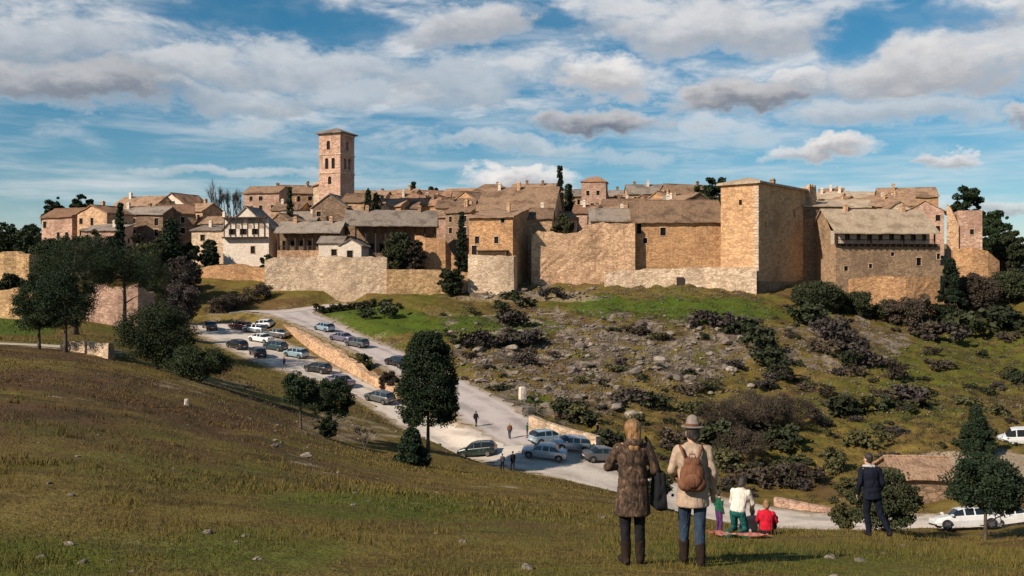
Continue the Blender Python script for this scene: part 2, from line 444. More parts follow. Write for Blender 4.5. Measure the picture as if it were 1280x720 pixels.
# gentle relief everywhere, rough rock shelves on the slope under the walls
far = np.clip((TY - 100) / 15, 0, 1) * np.clip((225 - TY) / 12, 0, 1)
slope_zone = far * np.clip((PXg - 470) / 60, 0, 1)
TZ += (fbm(TX * .09, TY * .09) - .5) * (.10 + .3 * np.clip((TY - 14) / 60, 0, 1) + .9 * slope_zone)
TZ += (fbm(TX * .5 + 40, TY * .5) - .5) * (.07 + .18 * np.clip((TY - 10) / 30, 0, 1) + .38 * slope_zone)
rg = 1 - np.abs(2 * fbm(TX * .28 + 9, TY * .4) - 1)
TZ += slope_zone * (np.clip(rg - .72, 0, 1) * 2.6)
TZ += np.clip((20 - TY) / 8, 0, 1) * (fbm(TX * 2.2, TY * 2.2) - .5) * .05
# little terrace lips that read as dark creases across the near pasture
for (x0, y0, sl, hgt, xm) in ((-9, 20.5, .05, .3, -3.2), (-32, 50, -.28, .9, -13), (-20, 33, .0, .3, -6)):
    e = TY - (y0 + (TX - x0) * sl + (fbm(TX * .3, TY * .3) - .5) * 1.2)
    TZ -= hgt * np.clip(e / (.5 + y0 * .012), 0, 1) * np.clip((14 + y0 * .2 - e) / (10 + y0 * .2), 0, 1) * np.clip((xm - TX) / 3, 0, 1) * (TY > 8)
TZ, RD = flatten(TX, TY, TZ)

_lyy = yy
def H(x, y):
    """Exact-enough height of the finished ground (bilinear in the fan)."""
    x = np.asarray(x, float); y = np.asarray(y, float)
    j = np.clip(np.searchsorted(_lyy, y) - 1, 0, NV_ - 2)
    fv = np.clip((y - _lyy[j]) / (_lyy[j + 1] - _lyy[j]), 0, 1)
    u = (x / (y + AP) + 1.15) / 2.3 * (NT_ - 1)
    i = np.clip(np.floor(u).astype(int), 0, NT_ - 2); fu = np.clip(u - i, 0, 1)
    return (TZ[j, i] * (1 - fu) + TZ[j, i + 1] * fu) * (1 - fv) + (TZ[j + 1, i] * (1 - fu) + TZ[j + 1, i + 1] * fu) * fv
def h1(x, y): return float(H(x, y))
def grd(px, Y, dz=0.0):
    x = (px - 640) / F * Y
    return Vector((x, Y, h1(x, Y) + dz))
def hit(px, py, y0=8.0, y1=400.0):
    """Where the finished ground shows at photo position (px, py), not nearer than y0."""
    Y = np.linspace(y0, y1, 4000); x = (px - 640) / F * Y
    k = np.nonzero(H(x, Y) >= (360 - py) / F * Y)[0]
    i = k[0] if len(k) else len(Y) - 1
    return Vector((x[i], Y[i], h1(x[i], Y[i])))

PYg = 360 - TZ / np.maximum(TY, 1) * F
def gz(cx, cy, rx, ry, Y0=0, Y1=9999):
    q = ((PXg - cx) / rx) ** 2 + ((PYg - cy) / ry) ** 2
    return np.clip(1.6 * (1 - q - (fbm(TX * .16 + cx, TY * .16, 4) - .5) * 1.5), 0, 1) * (TY > Y0) * (TY < Y1)
nz = fbm(TX * .12, TY * .12, 5); nz2 = fbm(TX * .6 + 3, TY * .6, 4)
green = np.zeros_like(TZ); dirt = np.zeros_like(TZ); rock = np.zeros_like(TZ)
near = TY < 100
# near pasture
green += np.where(near, .36 + (nz - .5) * 1.3 - np.clip((TY - 22) / 26, 0, 1) * .30, 0)
for z in (gz(320, 690, 130, 34, 8, 60), gz(600, 715, 260, 30, 8, 60), gz(60, 532, 80, 16, 15, 80), gz(1000, 700, 300, 26, 8, 60), gz(30, 700, 160, 40, 8, 60), gz(470, 630, 160, 20, 8, 60)):
    green = np.where(z > 0, green + z * .34 * (.4 + 1.2 * nz2), green)
dirt += np.where(near, np.clip((nz2 - .53) * 2.2, 0, .4) * np.clip((TY - 25) / 20, 0, 1), 0)
dirt = np.maximum(dirt, gz(440, 535, 90, 22, 50, 110) * .45 * nz2 * 2)
dirt = np.maximum(dirt, gz(270, 480, 90, 14, 60, 120) * .4 * nz2 * 2)
# slope beyond the road
fs = (TY >= 100) & (TY < 235)
green += np.where(fs, .2 + (nz - .5) * 1.3, 0)
for z in (gz(830, 384, 160, 19, 150, 230), gz(600, 408, 120, 16, 150, 230), gz(470, 402, 80, 22, 160, 230), gz(640, 508, 60, 22, 105, 150), gz(1180, 455, 150, 44, 100, 220) * .5,
          gz(1100, 505, 130, 36, 100, 220) * .45, gz(20, 405, 60, 18, 110, 180), gz(1260, 430, 70, 40, 100, 220) * .5, gz(900, 392, 90, 16, 150, 230)):
    green = np.maximum(green, np.clip(z * 1.15 + (nz2 - .5) * .7, 0, 1.1))
for z in (gz(720, 440, 230, 56, 105, 220), gz(880, 430, 90, 45, 105, 220), gz(700, 500, 110, 35, 105, 220), gz(1040, 430, 110, 40, 120, 220), gz(640, 362, 110, 14, 180, 230)):
    rock = np.maximum(rock, z * np.clip(.35 + (nz2 - .42) * 3.4, 0, 1))
dirt = np.maximum(dirt, gz(640, 372, 130, 9, 180, 230) * .5)
dirt = np.maximum(dirt, gz(1235, 580, 110, 22, 80, 140) * 1.0)
dirt = np.maximum(dirt, gz(900, 555, 70, 30, 90, 150) * .35)
vil = TY >= 214
dirt = np.where(vil, .45, dirt)
dirt = np.maximum(dirt, np.clip(1 - RD / 1.8, 0, 1) * .8)
dirt = np.maximum(dirt, np.clip(1 - RD / 9, 0, 1) * (TY > 95) * .4 * (nz2 * 2) * (PXg < 560))

heath = np.where(near, np.clip((TY - 20) / 22, 0, 1) * np.clip((470 - PXg) / 220, 0, 1) * np.clip(.35 + (fbm(TX * .1 + 7, TY * .13, 4) - .42) * 4, 0, 1), 0)
heath = np.maximum(heath, np.where(near, np.clip((nz2 - .52) * 4, 0, 1) * .45 * np.clip((TY - 9) / 10, 0, 1), 0))
dirt += np.where(TY < 60, np.clip((fbm(TX * .45 + 80, TY * .45, 4) - .6) * 3, 0, .3), 0)
idx = np.arange(NT_ * NV_).reshape(NV_, NT_)
quads = np.stack([idx[:-1, :-1], idx[:-1, 1:], idx[1:, 1:], idx[1:, :-1]], -1).reshape(-1, 4)

def ground_material():
    m, T, bs = new_mat('ground_earth')
    v = T.n('ShaderNodeTexCoord').outputs['Object']
    n0 = T.noise(v, .09, 5, .6); n1 = T.noise(v, .55, 5, .65); n2 = T.noise(v, 3.2, 4, .65); n3 = T.noise(v, 14, 3, .6)
    dry = T.mix(T.smooth(n1, .35, .65), (.112, .076, .02), (.19, .135, .036))
    dry = T.mix(T.math('MULTIPLY', T.smooth(n2, .52, .7), .6), dry, (.25, .18, .06))
    dry = T.mix(T.math('MULTIPLY', T.smooth(n0, .5, .6), .65), dry, (.115, .06, .032))
    nb = T.noise(T.vscale(v, (.6, 1, 1)), .28, 6, .7)
    dry = T.mix(T.math('MULTIPLY', T.smooth(nb, .52, .64), .7), dry, (.05, .034, .018))
    grn = T.mix(T.smooth(n2, .35, .65), (.06, .074, .01), (.108, .115, .016))
    grn = T.mix(T.math('MULTIPLY', T.smooth(n1, .5, .68), .5), grn, (.15, .125, .026))
    g = T.math('ADD', T.attr('green'), T.math('ADD', T.math('MULTIPLY', T.math('SUBTRACT', n1, .5), 1.5), T.math('MULTIPLY', T.math('SUBTRACT', n2, .5), .8)))
    c = T.mix(T.smooth(g, .1, .8), dry, grn)
    c = T.mix(T.smooth(g, .85, 1.15), c, (.072, .112, .013))
    c = T.mix(T.math('MULTIPLY', T.smooth(T.math('ADD', T.attr('heath'), T.math('MULTIPLY', T.math('SUBTRACT', n2, .5), .9)), .2, .8), .85), c, T.mix(T.smooth(n1, .4, .6), (.11, .058, .03), (.06, .038, .02)))
    drt = T.mix(T.smooth(n2, .35, .65), (.3, .225, .15), (.42, .33, .235))
    d = T.math('ADD', T.attr('dirt'), T.math('MULTIPLY', T.math('SUBTRACT', n2, .5), .7))
    c = T.mix(T.smooth(d, .3, .7), c, drt)
    cc = T.vor(v, 1.1, out='Color'); sp = T.n('ShaderNodeSeparateColor'); T.l(cc, sp.inputs[0])
    rk = T.mix(T.smooth(sp.outputs[0], .2, .9), (.11, .083, .06), (.26, .205, .155))
    rk = T.mix(T.math('MULTIPLY', T.smooth(n3, .5, .7), .6), rk, (.085, .07, .052))
    r = T.math('ADD', T.attr('rock'), T.math('MULTIPLY', T.math('SUBTRACT', n2, .5), 1.2))
    c = T.mix(T.smooth(r, .35, .6), c, rk)
    c = T.mix(T.math('MULTIPLY', T.smooth(n3, .52, .72), .5), c, (.045, .034, .018))
    T.l(c, bs.inputs['Base Color']); bs.inputs['Roughness'].default_value = .95; bs.inputs['Specular IOR Level'].default_value = .1
    bump(T, bs, T.math('ADD', n2, T.math('MULTIPLY', n3, .5)), .8, .12)
    return m
M['ground'] = ground_material()
gm = np_mesh('ground', np.stack([TX, TY, TZ], -1).reshape(-1, 3), quads, M['ground'], True, {'heath': heath.ravel(), 'green': green.ravel(), 'dirt': dirt.ravel(), 'rock': rock.ravel()})
tag(link_mesh('ground', gm), kind='structure')

def road_material(name, c1, c2, c3):
    m, T, bs = new_mat(name)
    v = T.n('ShaderNodeTexCoord').outputs['Object']
    n1 = T.noise(v, .22, 5, .6); n2 = T.noise(v, 1.6, 5, .65); n3 = T.noise(v, 9, 3, .6)
    c = T.mix(T.smooth(n2, .35, .65), c1, c2)
    c = T.mix(T.math('MULTIPLY', T.smooth(n1, .48, .66), .7), c, c3)
    c = T.mix(T.math('MULTIPLY', T.smooth(n3, .55, .75), .3), c, (.2, .16, .12))
    c = T.mix(T.math('MULTIPLY', T.smooth(n2, .56, .7), .35), c, (.26, .2, .145))
    s = T.attr('across')
    rut = T.math('MULTIPLY', T.smooth(s, .22, .42), T.smooth(s, .72, .52))
    c = T.mix(T.math('MULTIPLY', rut, T.smooth(n1, .35, .6, .1, .5)), c, tuple(x * .62 for x in c3))
    c = T.mix(T.math('MULTIPLY', T.smooth(T.math('ADD', s, T.math('MULTIPLY', n2, .5)), .95, 1.3), .8), c, (.3, .225, .14))
    T.l(c, bs.inputs['Base Color']); bs.inputs['Roughness'].default_value = .9; bs.inputs['Specular IOR Level'].default_value = .2
    bump(T, bs, T.math('ADD', n2, T.math('MULTIPLY', n3, .5)), .4, .04)
    return m
M['road_pale'] = road_material('road_pale', (.54, .46, .39), (.64, .555, .48), (.4, .335, .28))
M['road_grey'] = road_material('road_grey', (.48, .41, .38), (.56, .48, .445), (.37, .31, .29))
M['path'] = road_material('path', (.45, .38, .29), (.52, .45, .35), (.34, .27, .19))
def road(name, key, mat, lift):
    P = ROADS[key]; n = len(P)
    d = np.gradient(P[:, :2], axis=0); d /= np.linalg.norm(d, axis=1)[:, None]
    nr = np.stack([-d[:, 1], d[:, 0]], 1)
    k = 9; V = []
    for i in range(n):
        for j in range(k):
            s = (j / (k - 1) - .5) * 2
            w = P[i, 3] * (1 + .10 * math.sin(i * 1.7 + j // 5 * 2.1)) if abs(s) == 1 else P[i, 3]
            q = P[i, :2] + nr[i] * s * w
            if abs(s) == 1: q = q + nr[i] * s * (float(fbm(np.array([i * .31 + s * 9]), np.array([P[i, 0] * .2]), 4)[0]) - .5) * min(2.4, w)
            V.append((q[0], q[1], max(P[i, 2], h1(*q)) + lift))
    V = np.array(V); I = np.arange(n * k).reshape(n, k)
    Q = np.stack([I[:-1, :-1], I[:-1, 1:], I[1:, 1:], I[1:, :-1]], -1).reshape(-1, 4)
    # make the upper side face up
    a, b, c = V[Q[0, 0]], V[Q[0, 1]], V[Q[0, 2]]
    if np.cross(b - a, c - a)[2] < 0: Q = Q[:, ::-1]
    o = link_mesh(name, np_mesh(name, V, Q, mat, True, {'across': np.tile(np.abs(np.linspace(-1, 1, k)), n)})); tag(o, kind='structure')
road('parking_road', 'lower', M['road_pale'], .05)
road('village_road', 'upper', M['road_grey'], .08)
road('gate_road', 'spur', M['road_grey'], .11)
road('footpath', 'path', M['path'], .06)
road('grass_track', 'track', M['path'], .05)
# ------------------------------------------------------------------ village
def window_part(root, cx, z0, w, h, y=0.0, dep=.22, wood=None, pane=True, axis='x', side=0.0):
    """Frame (jambs, lintel, sill) round a real opening, with its dark pane set back."""
    mb = MB(); t = .1
    def bx(a0, a1, b0, b1, c0, c1):
        if axis == 'x': mb.box(a0, a1, b0, b1, c0, c1)
        elif axis == 'l': mb.box(side + b0, side + b1, -a1, -a0, c0, c1)
        else: mb.box(side - b1, side - b0, a0, a1, c0, c1)
    bx(cx - w / 2 - t, cx - w / 2 - .003, y - .04, y + .1, z0, z0 + h)
    bx(cx + w / 2 + .003, cx + w / 2 + t, y - .04, y + .1, z0, z0 + h)
    bx(cx - w / 2 - t * 1.6, cx + w / 2 + t * 1.6, y - .06, y + .1, z0 + h + .003, z0 + h + .17)
    bx(cx - w / 2 - t * 1.6, cx + w / 2 + t * 1.6, y - .1, y + .1, z0 - .12, z0 - .003)
    o = mb.build('window', wood or M['stone_pale'], root)
    if pane:
        p = MB()
        mb = p
        bx(cx - w / 2 + .005, cx + w / 2 - .005, y + dep, y + dep + .03, z0 + .005, z0 + h - .005)
        p.build('pane', M['pane'], o)
    return o

def chimney_part(roof, x, y, z, h=1.4, w=.7, mat='stone_tan'):
    c = MB(); c.box(x - w / 2, x + w / 2, y - w / 2, y + w / 2, z - .8, z + h)
    c.box(x - w / 2 - .1, x + w / 2 + .1, y - w / 2 - .1, y + w / 2 + .1, z + h + .003, z + h + .18)
    c.box(x - w / 2 + .08, x + w / 2 - .08, y - w / 2 + .08, y + w / 2 - .08, z + h + .185, z + h + .42)
    return c.build('chimney', M[mat], roof)

def house(label, px0, px1, pyr, pye, Y, roof='x', rot=0, D=9, wall='stone_tan', rc='roof_brown', wins='auto', chim=1, hmax=11,
          group=None, name='stone_house', cat='house', over=.5, door=None, skew=0.0, sidewins=True):
    a = R(rot)
    W = (px1 - px0) / F * Y / max(.5, math.cos(a))
    cx = ((px0 + px1) / 2 - 640) / F * Y
    zE = (360 - pye) / F * Y
    yr = Y + (D / 2 if roof in 'xh' else (D if roof == 's' else 0))
    rise = max(.9, (360 - pyr) / F * yr - zE)
    zB = max(min(h1(cx, Y), h1(cx, Y + D)) - 1.0, zE - hmax)
    he = zE - zB
    root = empty(name, (cx, Y, zB), a)
    tag(root, label, cat, group)
    if wins == 'auto':
        wins = []; n = max(1, int(W / 3.0))
        for i in range(n):
            u = (i + .5 + rnd.uniform(-.22, .22)) / n * W - W / 2
            for rowz in (1.0, 3.7):
                if he > rowz + 2 and rnd.random() < .85:
                    w, h = rnd.uniform(.85, 1.3), rnd.uniform(1.1, 1.8)
                    if abs(u) + w / 2 + .4 < W / 2: wins.append((u, he - rowz - h, w, h))
    hs = [(u + W / 2 - w / 2, u + W / 2 + w / 2, z, z + h) for u, z, w, h in wins]
    if door: hs.append((door[0] + W / 2 - door[2] / 2, door[0] + W / 2 + door[2] / 2, door[1], door[1] + door[3]))
    sw = []
    if sidewins and he > 4 and D > 5:
        for v in (D * .3, D * .7):
            if rnd.random() < .6: sw.append((v, he - 2.4 - rnd.uniform(0, .8), .8, 1.1))
    w_ = MB()
    w_.panel((-W / 2, 0), (W / 2, 0), 0, he, hs)
    w_.panel((W / 2, 0), (W / 2, D), 0, he, [(v - k / 2, v + k / 2, z, z + h) for v, z, k, h in sw])
    w_.panel((W / 2, D), (-W / 2, D), 0, he)
    w_.panel((-W / 2, D), (-W / 2, 0), 0, he, [(D - v - k / 2, D - v + k / 2, z, z + h) for v, z, k, h in sw])
    if roof == 'x':
        for s in (-1, 1):
            pts = [(s * W / 2, 0, he), (s * W / 2, D, he), (s * W / 2, D / 2, he + rise)]
            w_.poly(pts if s > 0 else pts[::-1])
    if roof == 'y':
        sx = skew * W
        w_.poly([(-W / 2, 0, he), (W / 2, 0, he), (sx, 0, he + rise)])
        w_.poly([(W / 2, D, he), (-W / 2, D, he), (sx, D, he + rise)])
    if roof == 's':
        for s in (-1, 1):
            pts = [(s * W / 2, 0, he), (s * W / 2, D, he), (s * W / 2, D, he + rise)]
            w_.poly(pts if s > 0 else pts[::-1])
        w_.poly([(W / 2, D, he), (-W / 2, D, he), (-W / 2, D, he + rise), (W / 2, D, he + rise)])
    w_.build('wall', M[wall], root)
    for u, z, w, h in wins: window_part(root, u, z, w, h)
    for v, z, k, h in sw:
        window_part(root, v, z, k, h, axis='r', side=W / 2)
    if door:
        d = MB(); d.box(door[0] - door[2] / 2 + .005, door[0] + door[2] / 2 - .005, .2, .26, door[1] + .005, door[1] + door[3] - .005)
        d.build('door', M['wood_dark'], root)
    rm = MB(); t = .22; o = over
    nu = max(4, int(W / 1.3)); nv = max(2, int(D / 2.5)); jt = .11
    e = he + .02
    if roof == 'x':
        k = rise / (D / 2) * o
        rm.slab((-W / 2 - o * .6, -o, e - k + t), (W / 2 + o * .6, -o, e - k + t), (W / 2 + o * .6, D / 2, e + rise + t), (-W / 2 - o * .6, D / 2, e + rise + t), t, nu, nv, jt)
        rm.slab((W / 2 + o * .6, D + o, e - k + t), (-W / 2 - o * .6, D + o, e - k + t), (-W / 2 - o * .6, D / 2 + .01, e + rise + t), (W / 2 + o * .6, D / 2 + .01, e + rise + t), t, nu, nv, jt)
        rm.tube([(-W / 2 - o * .6 + i * (W + 1.2 * o) / 8, D / 2, e + rise + t + rnd.uniform(-.04, .06)) for i in range(9)], .13, 5)
    elif roof == 'y':
        sx = skew * W
        for s in (-1, 1):
            k = rise / abs(s * W / 2 - sx) * o
            lo = [(s * (W / 2 + o), D + o * .6, e - k + t), (s * (W / 2 + o), -o * .6, e - k + t)]
            hi = [(sx, -o * .6, e + rise + t), (sx, D + o * .6, e + rise + t)]
            if s > 0: rm.slab(lo[1], lo[0], hi[1], hi[0], t, nv * 2, max(3, nu // 2), jt)
            else: rm.slab(lo[0], lo[1], hi[0], hi[1], t, nv * 2, max(3, nu // 2), jt)
        rm.tube([(sx, -o * .6 + i * (D + 1.2 * o) / 5, e + rise + t + rnd.uniform(-.03, .05)) for i in range(6)], .13, 5)
    elif roof == 's':
        k = rise / D * o
        rm.slab((-W / 2 - o * .6, -o, e - k + t), (W / 2 + o * .6, -o, e - k + t), (W / 2 + o * .6, D + .3, e + rise + t + .1), (-W / 2 - o * .6, D + .3, e + rise + t + .1), t, nu, nv * 2, jt)
    elif roof == 'h':
        q = min(W * .32, D / 2)
        A_, B_, C_, D_ = (-W / 2 - o, -o, e + .05), (W / 2 + o, -o, e + .05), (W / 2 + o, D + o, e + .05), (-W / 2 - o, D + o, e + .05)
        P_, Q_ = (-W / 2 + q, D / 2, e + rise + t), (W / 2 - q, D / 2, e + rise + t)
        rm.poly([A_, B_, Q_, P_]); rm.poly([B_, C_, Q_]); rm.poly([C_, D_, P_, Q_]); rm.poly([D_, A_, P_])
        dn = lambda p: (p[0], p[1], p[2] - .18)
        for i, j in ((A_, B_), (B_, C_), (C_, D_), (D_, A_)): rm.poly([dn(i), dn(j), j, i])
        rm.poly([dn(D_), dn(C_), dn(B_), dn(A_)])
    if roof != 'f':
        ro = rm.build('roof', M[rc], root)
        for c in range(chim):
            u = rnd.uniform(-.38, .38) * W
            if roof == 'x': chimney_part(ro, u, D * .5 + rnd.choice((-.8, .8)), he + rise - .1, rnd.uniform(.8, 1.4), mat=rnd.choice(('stone_tan', 'plaster_white', 'stone_brown')))
            elif roof in 'hs': chimney_part(ro, u * .6, D * .55, he + rise * .8, rnd.uniform(.8, 1.3), mat=rnd.choice(('stone_tan', 'plaster_white')))
            else: chimney_part(ro, u * .4, D * .5, he + rise * .8, rnd.uniform(.9, 1.4))
    return root

GV = 'houses of the walled hill village'
# back row along the skyline, then rows coming forward
HS = [
 ('brown roofed house left of the skyline, seen over the dark low house', 138, 198, 247, 257, 272, 'x', -12, 9, 'stone_tan', 'roof_brown'),
 ('orange roofed house with pale gable edge at left end of skyline', 194, 234, 242, 256, 276, 'y', -18, 10, 'plaster_white', 'roof_red'),
 ('pinkish stone house with dark windows behind the white gabled house', 303, 350, 234, 241, 292, 'x', -8, 9, 'stone_pink', 'roof_brown'),
 ('narrow stone house between the pinkish house and the bell tower', 349, 396, 233, 241, 305, 'x', 6, 9, 'stone_tan', 'roof_brown'),
 ('low stone house touching the right foot of the bell tower', 440, 482, 240, 247, 300, 'x', -6, 9, 'stone_tan', 'roof_brown'),
 ('skyline house with ochre front, second right of the bell tower', 480, 516, 238, 246, 312, 'x', -14, 9, 'stone_orange', 'roof_brown'),
 ('skyline house under the pointed conifers', 512, 556, 239, 246, 318, 'x', 4, 9, 'stone_tan', 'roof_red'),
 ('skyline house with reddish roof left of the broad brown roof', 552, 594, 237, 245, 310, 'x', -10, 9, 'stone_pink', 'roof_red'),
 ('hip roofed house on skyline behind the broad brown roof', 588, 642, 231, 241, 305, 'h', 0, 10, 'stone_tan', 'roof_brown'),
 ('long ridged skyline house just left of tall thin cypress', 638, 694, 231, 241, 300, 'x', -6, 10, 'stone_tan', 'roof_brown'),
 ('small skyline house between the tall cypress and the pink tower house', 701, 730, 238, 245, 300, 'x', 5, 8, 'stone_tan', 'roof_grey'),
 ('grey roofed skyline house right beside the pink tower house', 756, 790, 239, 247, 303, 'x', -8, 9, 'stone_brown', 'roof_grey'),
 ('wide grey roofed skyline house midway between pink tower and castle', 785, 842, 232, 242, 296, 'x', 0, 10, 'stone_tan', 'roof_grey'),
 ('skyline house with two dark roof edges left of the castle conifers', 838, 898, 232, 243, 292, 'x', 10, 10, 'stone_brown', 'roof_brown'),
 ('small ochre house peeping out right behind the castle keep', 1024, 1062, 241, 248, 275, 'x', -10, 8, 'stone_orange', 'roof_pale'),
 ('low pale roofed house behind the timber gallery house', 1056, 1106, 241, 248, 282, 'x', 0, 8, 'stone_tan', 'roof_pale'),
 ('tall tan house with small chimney behind the timber gallery house', 1102, 1170, 236, 246, 270, 'x', -8, 9, 'stone_orange', 'roof_brown'),
 # middle rows
 ('reddish stone house at far left of the village', 48, 94, 262, 271, 236, 'x', -14, 8, 'stone_pink', 'roof_red'),
 ('tan gabled house at left of village, beside the reddish one', 92, 138, 257, 267, 232, 'y', -16, 8, 'stone_tan', 'roof_red'),
 ('low lean-to house below the tan gabled house', 100, 150, 282, 288, 222, 's', -6, 6, 'stone_pink', 'roof_grey'),
 ('stone house with flat dark front under the brown skyline roof', 138, 206, 260, 268, 244, 'x', -8, 8, 'stone_brown', 'roof_grey'),
 ('small stone house in front of the orange roofed gable house', 200, 240, 257, 266, 248, 'x', 10, 7, 'stone_brown', 'roof_red'),
 ('little flat topped house beside the bare trees', 238, 282, 283, 288, 232, 's', -8, 6, 'stone_pale', 'roof_grey'),
 ('terraced house with tan roof right of the white gabled house', 338, 376, 254, 262, 262, 'x', -8, 8, 'stone_tan', 'roof_brown'),
 ('terraced house with two windows below the bare grey tree', 345, 396, 266, 275, 247, 'x', -5, 8, 'stone_tan', 'roof_grey'),
 ('grey roofed chapel like house below the bell tower', 390, 434, 243, 259, 247, 'y', -6, 8, 'stone_brown', 'roof_grey'),
 ('brown roofed house at the front right foot of bell tower', 426, 464, 243, 252, 249, 'x', -8, 8, 'stone_tan', 'roof_brown'),
 ('sunlit tan house behind the long porch house', 460, 502, 250, 258, 270, 'x', -14, 8, 'stone_orange', 'roof_brown'),
 ('ochre house with dark windows in second row behind the porch house', 500, 546, 249, 257, 276, 'x', -10, 8, 'stone_orange', 'roof_red'),
 ('tan house in second row left of the broad brown roof', 544, 592, 251, 259, 268, 'x', -6, 8, 'stone_tan', 'roof_brown'),
 ('small red brown house above the white washing at wall', 548, 584, 264, 271, 250, 'x', -8, 7, 'stone_pink', 'roof_brown'),
 ('stone house between broad brown roof and tall cypress', 646, 696, 248, 258, 268, 'x', 6, 8, 'stone_tan', 'roof_brown'),
 ('house with pale gable below the tall thin cypress', 660, 700, 259, 268, 246, 'y', -14, 8, 'plaster_white', 'roof_brown'),
 ('house with reddish roof below the pink tower house', 716, 762, 258, 266, 252, 'x', -8, 8, 'stone_pink', 'roof_red'),
 ('brown roofed house right of the pink tower house, middle row', 752, 802, 250, 258, 268, 'x', -8, 8, 'stone_pale', 'roof_brown'),
 ('house with white eaves wall in the middle of roofs left of castle', 798, 852, 250, 257, 262, 'x', -6, 8, 'plaster_white', 'roof_brown'),
 ('steep gabled house next to the castle keep', 844, 902, 242, 257, 254, 'y', 14, 9, 'stone_brown', 'roof_brown'),
 ('front house with tan roof over the rough middle wall', 738, 800, 260, 270, 236, 'x', -6, 8, 'stone_pale', 'roof_brown'),
 ('low house with pinkish wall behind the gallery roof, left end', 1036, 1086, 251, 259, 254, 'x', -8, 8, 'stone_pink', 'roof_pale'),
 ('ochre house with dark openings behind the gallery roof', 1082, 1142, 248, 257, 258, 'x', -10, 8, 'stone_orange', 'roof_brown'),
]
HS += [
 ('small brown roofed annexe at the foot of the broad brown roof, left side', 556, 590, 258, 265, 240, 'x', -22, 6, 'stone_brown', 'roof_brown'),
 ('low pale annexe just right of the broad brown roof', 690, 722, 266, 273, 238, 'x', 14, 6, 'stone_pale', 'roof_brown'),
 ('narrow gabled house squeezed between pink tower house and grey roof', 756, 782, 246, 256, 284, 'y', -20, 7, 'stone_tan', 'roof_red'),
 ('tan gable facing left, behind the long ochre palace', 806, 836, 240, 252, 276, 'y', -26, 8, 'stone_orange', 'roof_brown'),
 ('little lean-to with dark opening above the palace roof', 828, 858, 246, 253, 262, 's', -10, 5, 'stone_pink', 'roof_grey'),
 ('small tan house high behind the long porch house, left of centre', 482, 510, 243, 252, 290, 'y', -22, 7, 'stone_tan', 'roof_brown'),
 ('white fronted little house behind the porch house ridge', 528, 552, 244, 253, 290, 'y', -18, 7, 'plaster_white', 'roof_red'),
 ('brown gabled house left of the hip roofed skyline house', 566, 596, 240, 251, 288, 'y', -24, 7, 'stone_orange', 'roof_brown'),
 ('pale low house at right foot of the bell tower, in front', 446, 474, 255, 262, 256, 'x', -18, 6, 'stone_pale', 'roof_brown'),
 ('small brown house right of white gabled house, half hidden by porch', 336, 362, 268, 276, 238, 'y', -22, 6, 'stone_brown', 'roof_brown'),
 ('little pink house below the leafless row of trees', 248, 280, 272, 279, 244, 'x', -14, 6, 'stone_pink', 'roof_brown'),
 ('tan house between the orange gable house and the leafless trees', 226, 256, 256, 264, 258, 'x', -20, 7, 'stone_tan', 'roof_brown'),
 ('tiny ochre house with tall chimney left of the gallery roof ridge', 1096, 1124, 243, 252, 264, 'y', -22, 6, 'stone_orange', 'roof_pale'),
 ('small pink house right behind the castle wing', 1050, 1078, 246, 254, 262, 'y', 16, 6, 'stone_pink', 'roof_brown'),
]
for (lb, a, b, c, d, Y, rf, ro, D, wl, rc) in HS:
    ro = ro * 1.6 + (1 if ro else 0)
    house(lb, a, b, c, d, Y, rf, ro, D, wl, rc, group=GV, chim=rnd.choice((0, 1, 1, 2)))
# the packed mass of small houses filling the gaps: nothing in the photograph tells these apart
for i in range(34):
    px = (rnd.uniform(446, 594), rnd.uniform(640, 900), rnd.uniform(446, 900), rnd.uniform(1036, 1140))[i % 4]
    Y = rnd.uniform(246, 298); w_ = rnd.uniform(20, 36); e = 271 - (Y - 246) * .46 + rnd.uniform(-3, 3)
    if i % 4 == 3: e -= 7
    house('small tan stone house with brown tiled roof, packed among the other roofs', px - w_ / 2, px + w_ / 2, e - rnd.uniform(6, 9), e, Y, rnd.choice('xxyys'), rnd.uniform(-34, 16), rnd.uniform(5, 8),
          rnd.choice(('stone_tan', 'stone_orange', 'stone_brown', 'stone_pale')), rnd.choice(('roof_brown', 'roof_brown', 'roof_red')), group='small packed houses of the old town', chim=rnd.choice((0, 1, 1)), hmax=8, sidewins=False)
house('pinkish gabled house rising behind the right end of the gallery house', 1136, 1177, 251, 264, 246, 'y', -20, 9, 'stone_pink', 'roof_brown', group=GV, chim=0)
house('pinkish square tower house rising above the middle roofs', 727, 757, 222, 227, 276, 'h', -10, 6.5, 'stone_pink', 'roof_red', group=GV, chim=0, hmax=15,
      wins=[(-1.6, 11.2, .9, 1.3), (1.2, 11.2, .9, 1.3), (-.4, 7.6, 1, 1.4)], name='tower_house', cat='tower house', over=.3)
# white gabled house with veranda
gh = house('white gabled house with dark beam veranda above the town wall', 278, 337, 259, 286, 222, 'y', -8, 9, 'plaster_white', 'roof_grey', group=GV, chim=1, hmax=12,
           wins=[(-.2, 10.6, .9, 1.2), (-3.2, 8.2, 1.6, 2.2), (-.6, 8.2, 1.6, 2.2), (2.2, 8.2, 1.6, 2.2), (1.6, 4.0, 1.0, 1.6)], name='gabled_house')
for x, z, w, h in ((0, 11.95, 10.2, .28), (0, 7.55, 10.2, .3)):
    b = MB(); b.box(-w / 2, w / 2, -1.3, -.06, z - .2, z - .2 + h); b.build('beam', M['wood_dark'], gh)
for x in (-4.6, -1.9, .9, 3.4, 4.8):
    b = MB(); b.box(x - .1, x + .1, -1.25, -1.05, 7.652, 11.745); b.build('post', M['wood_dark'], gh)

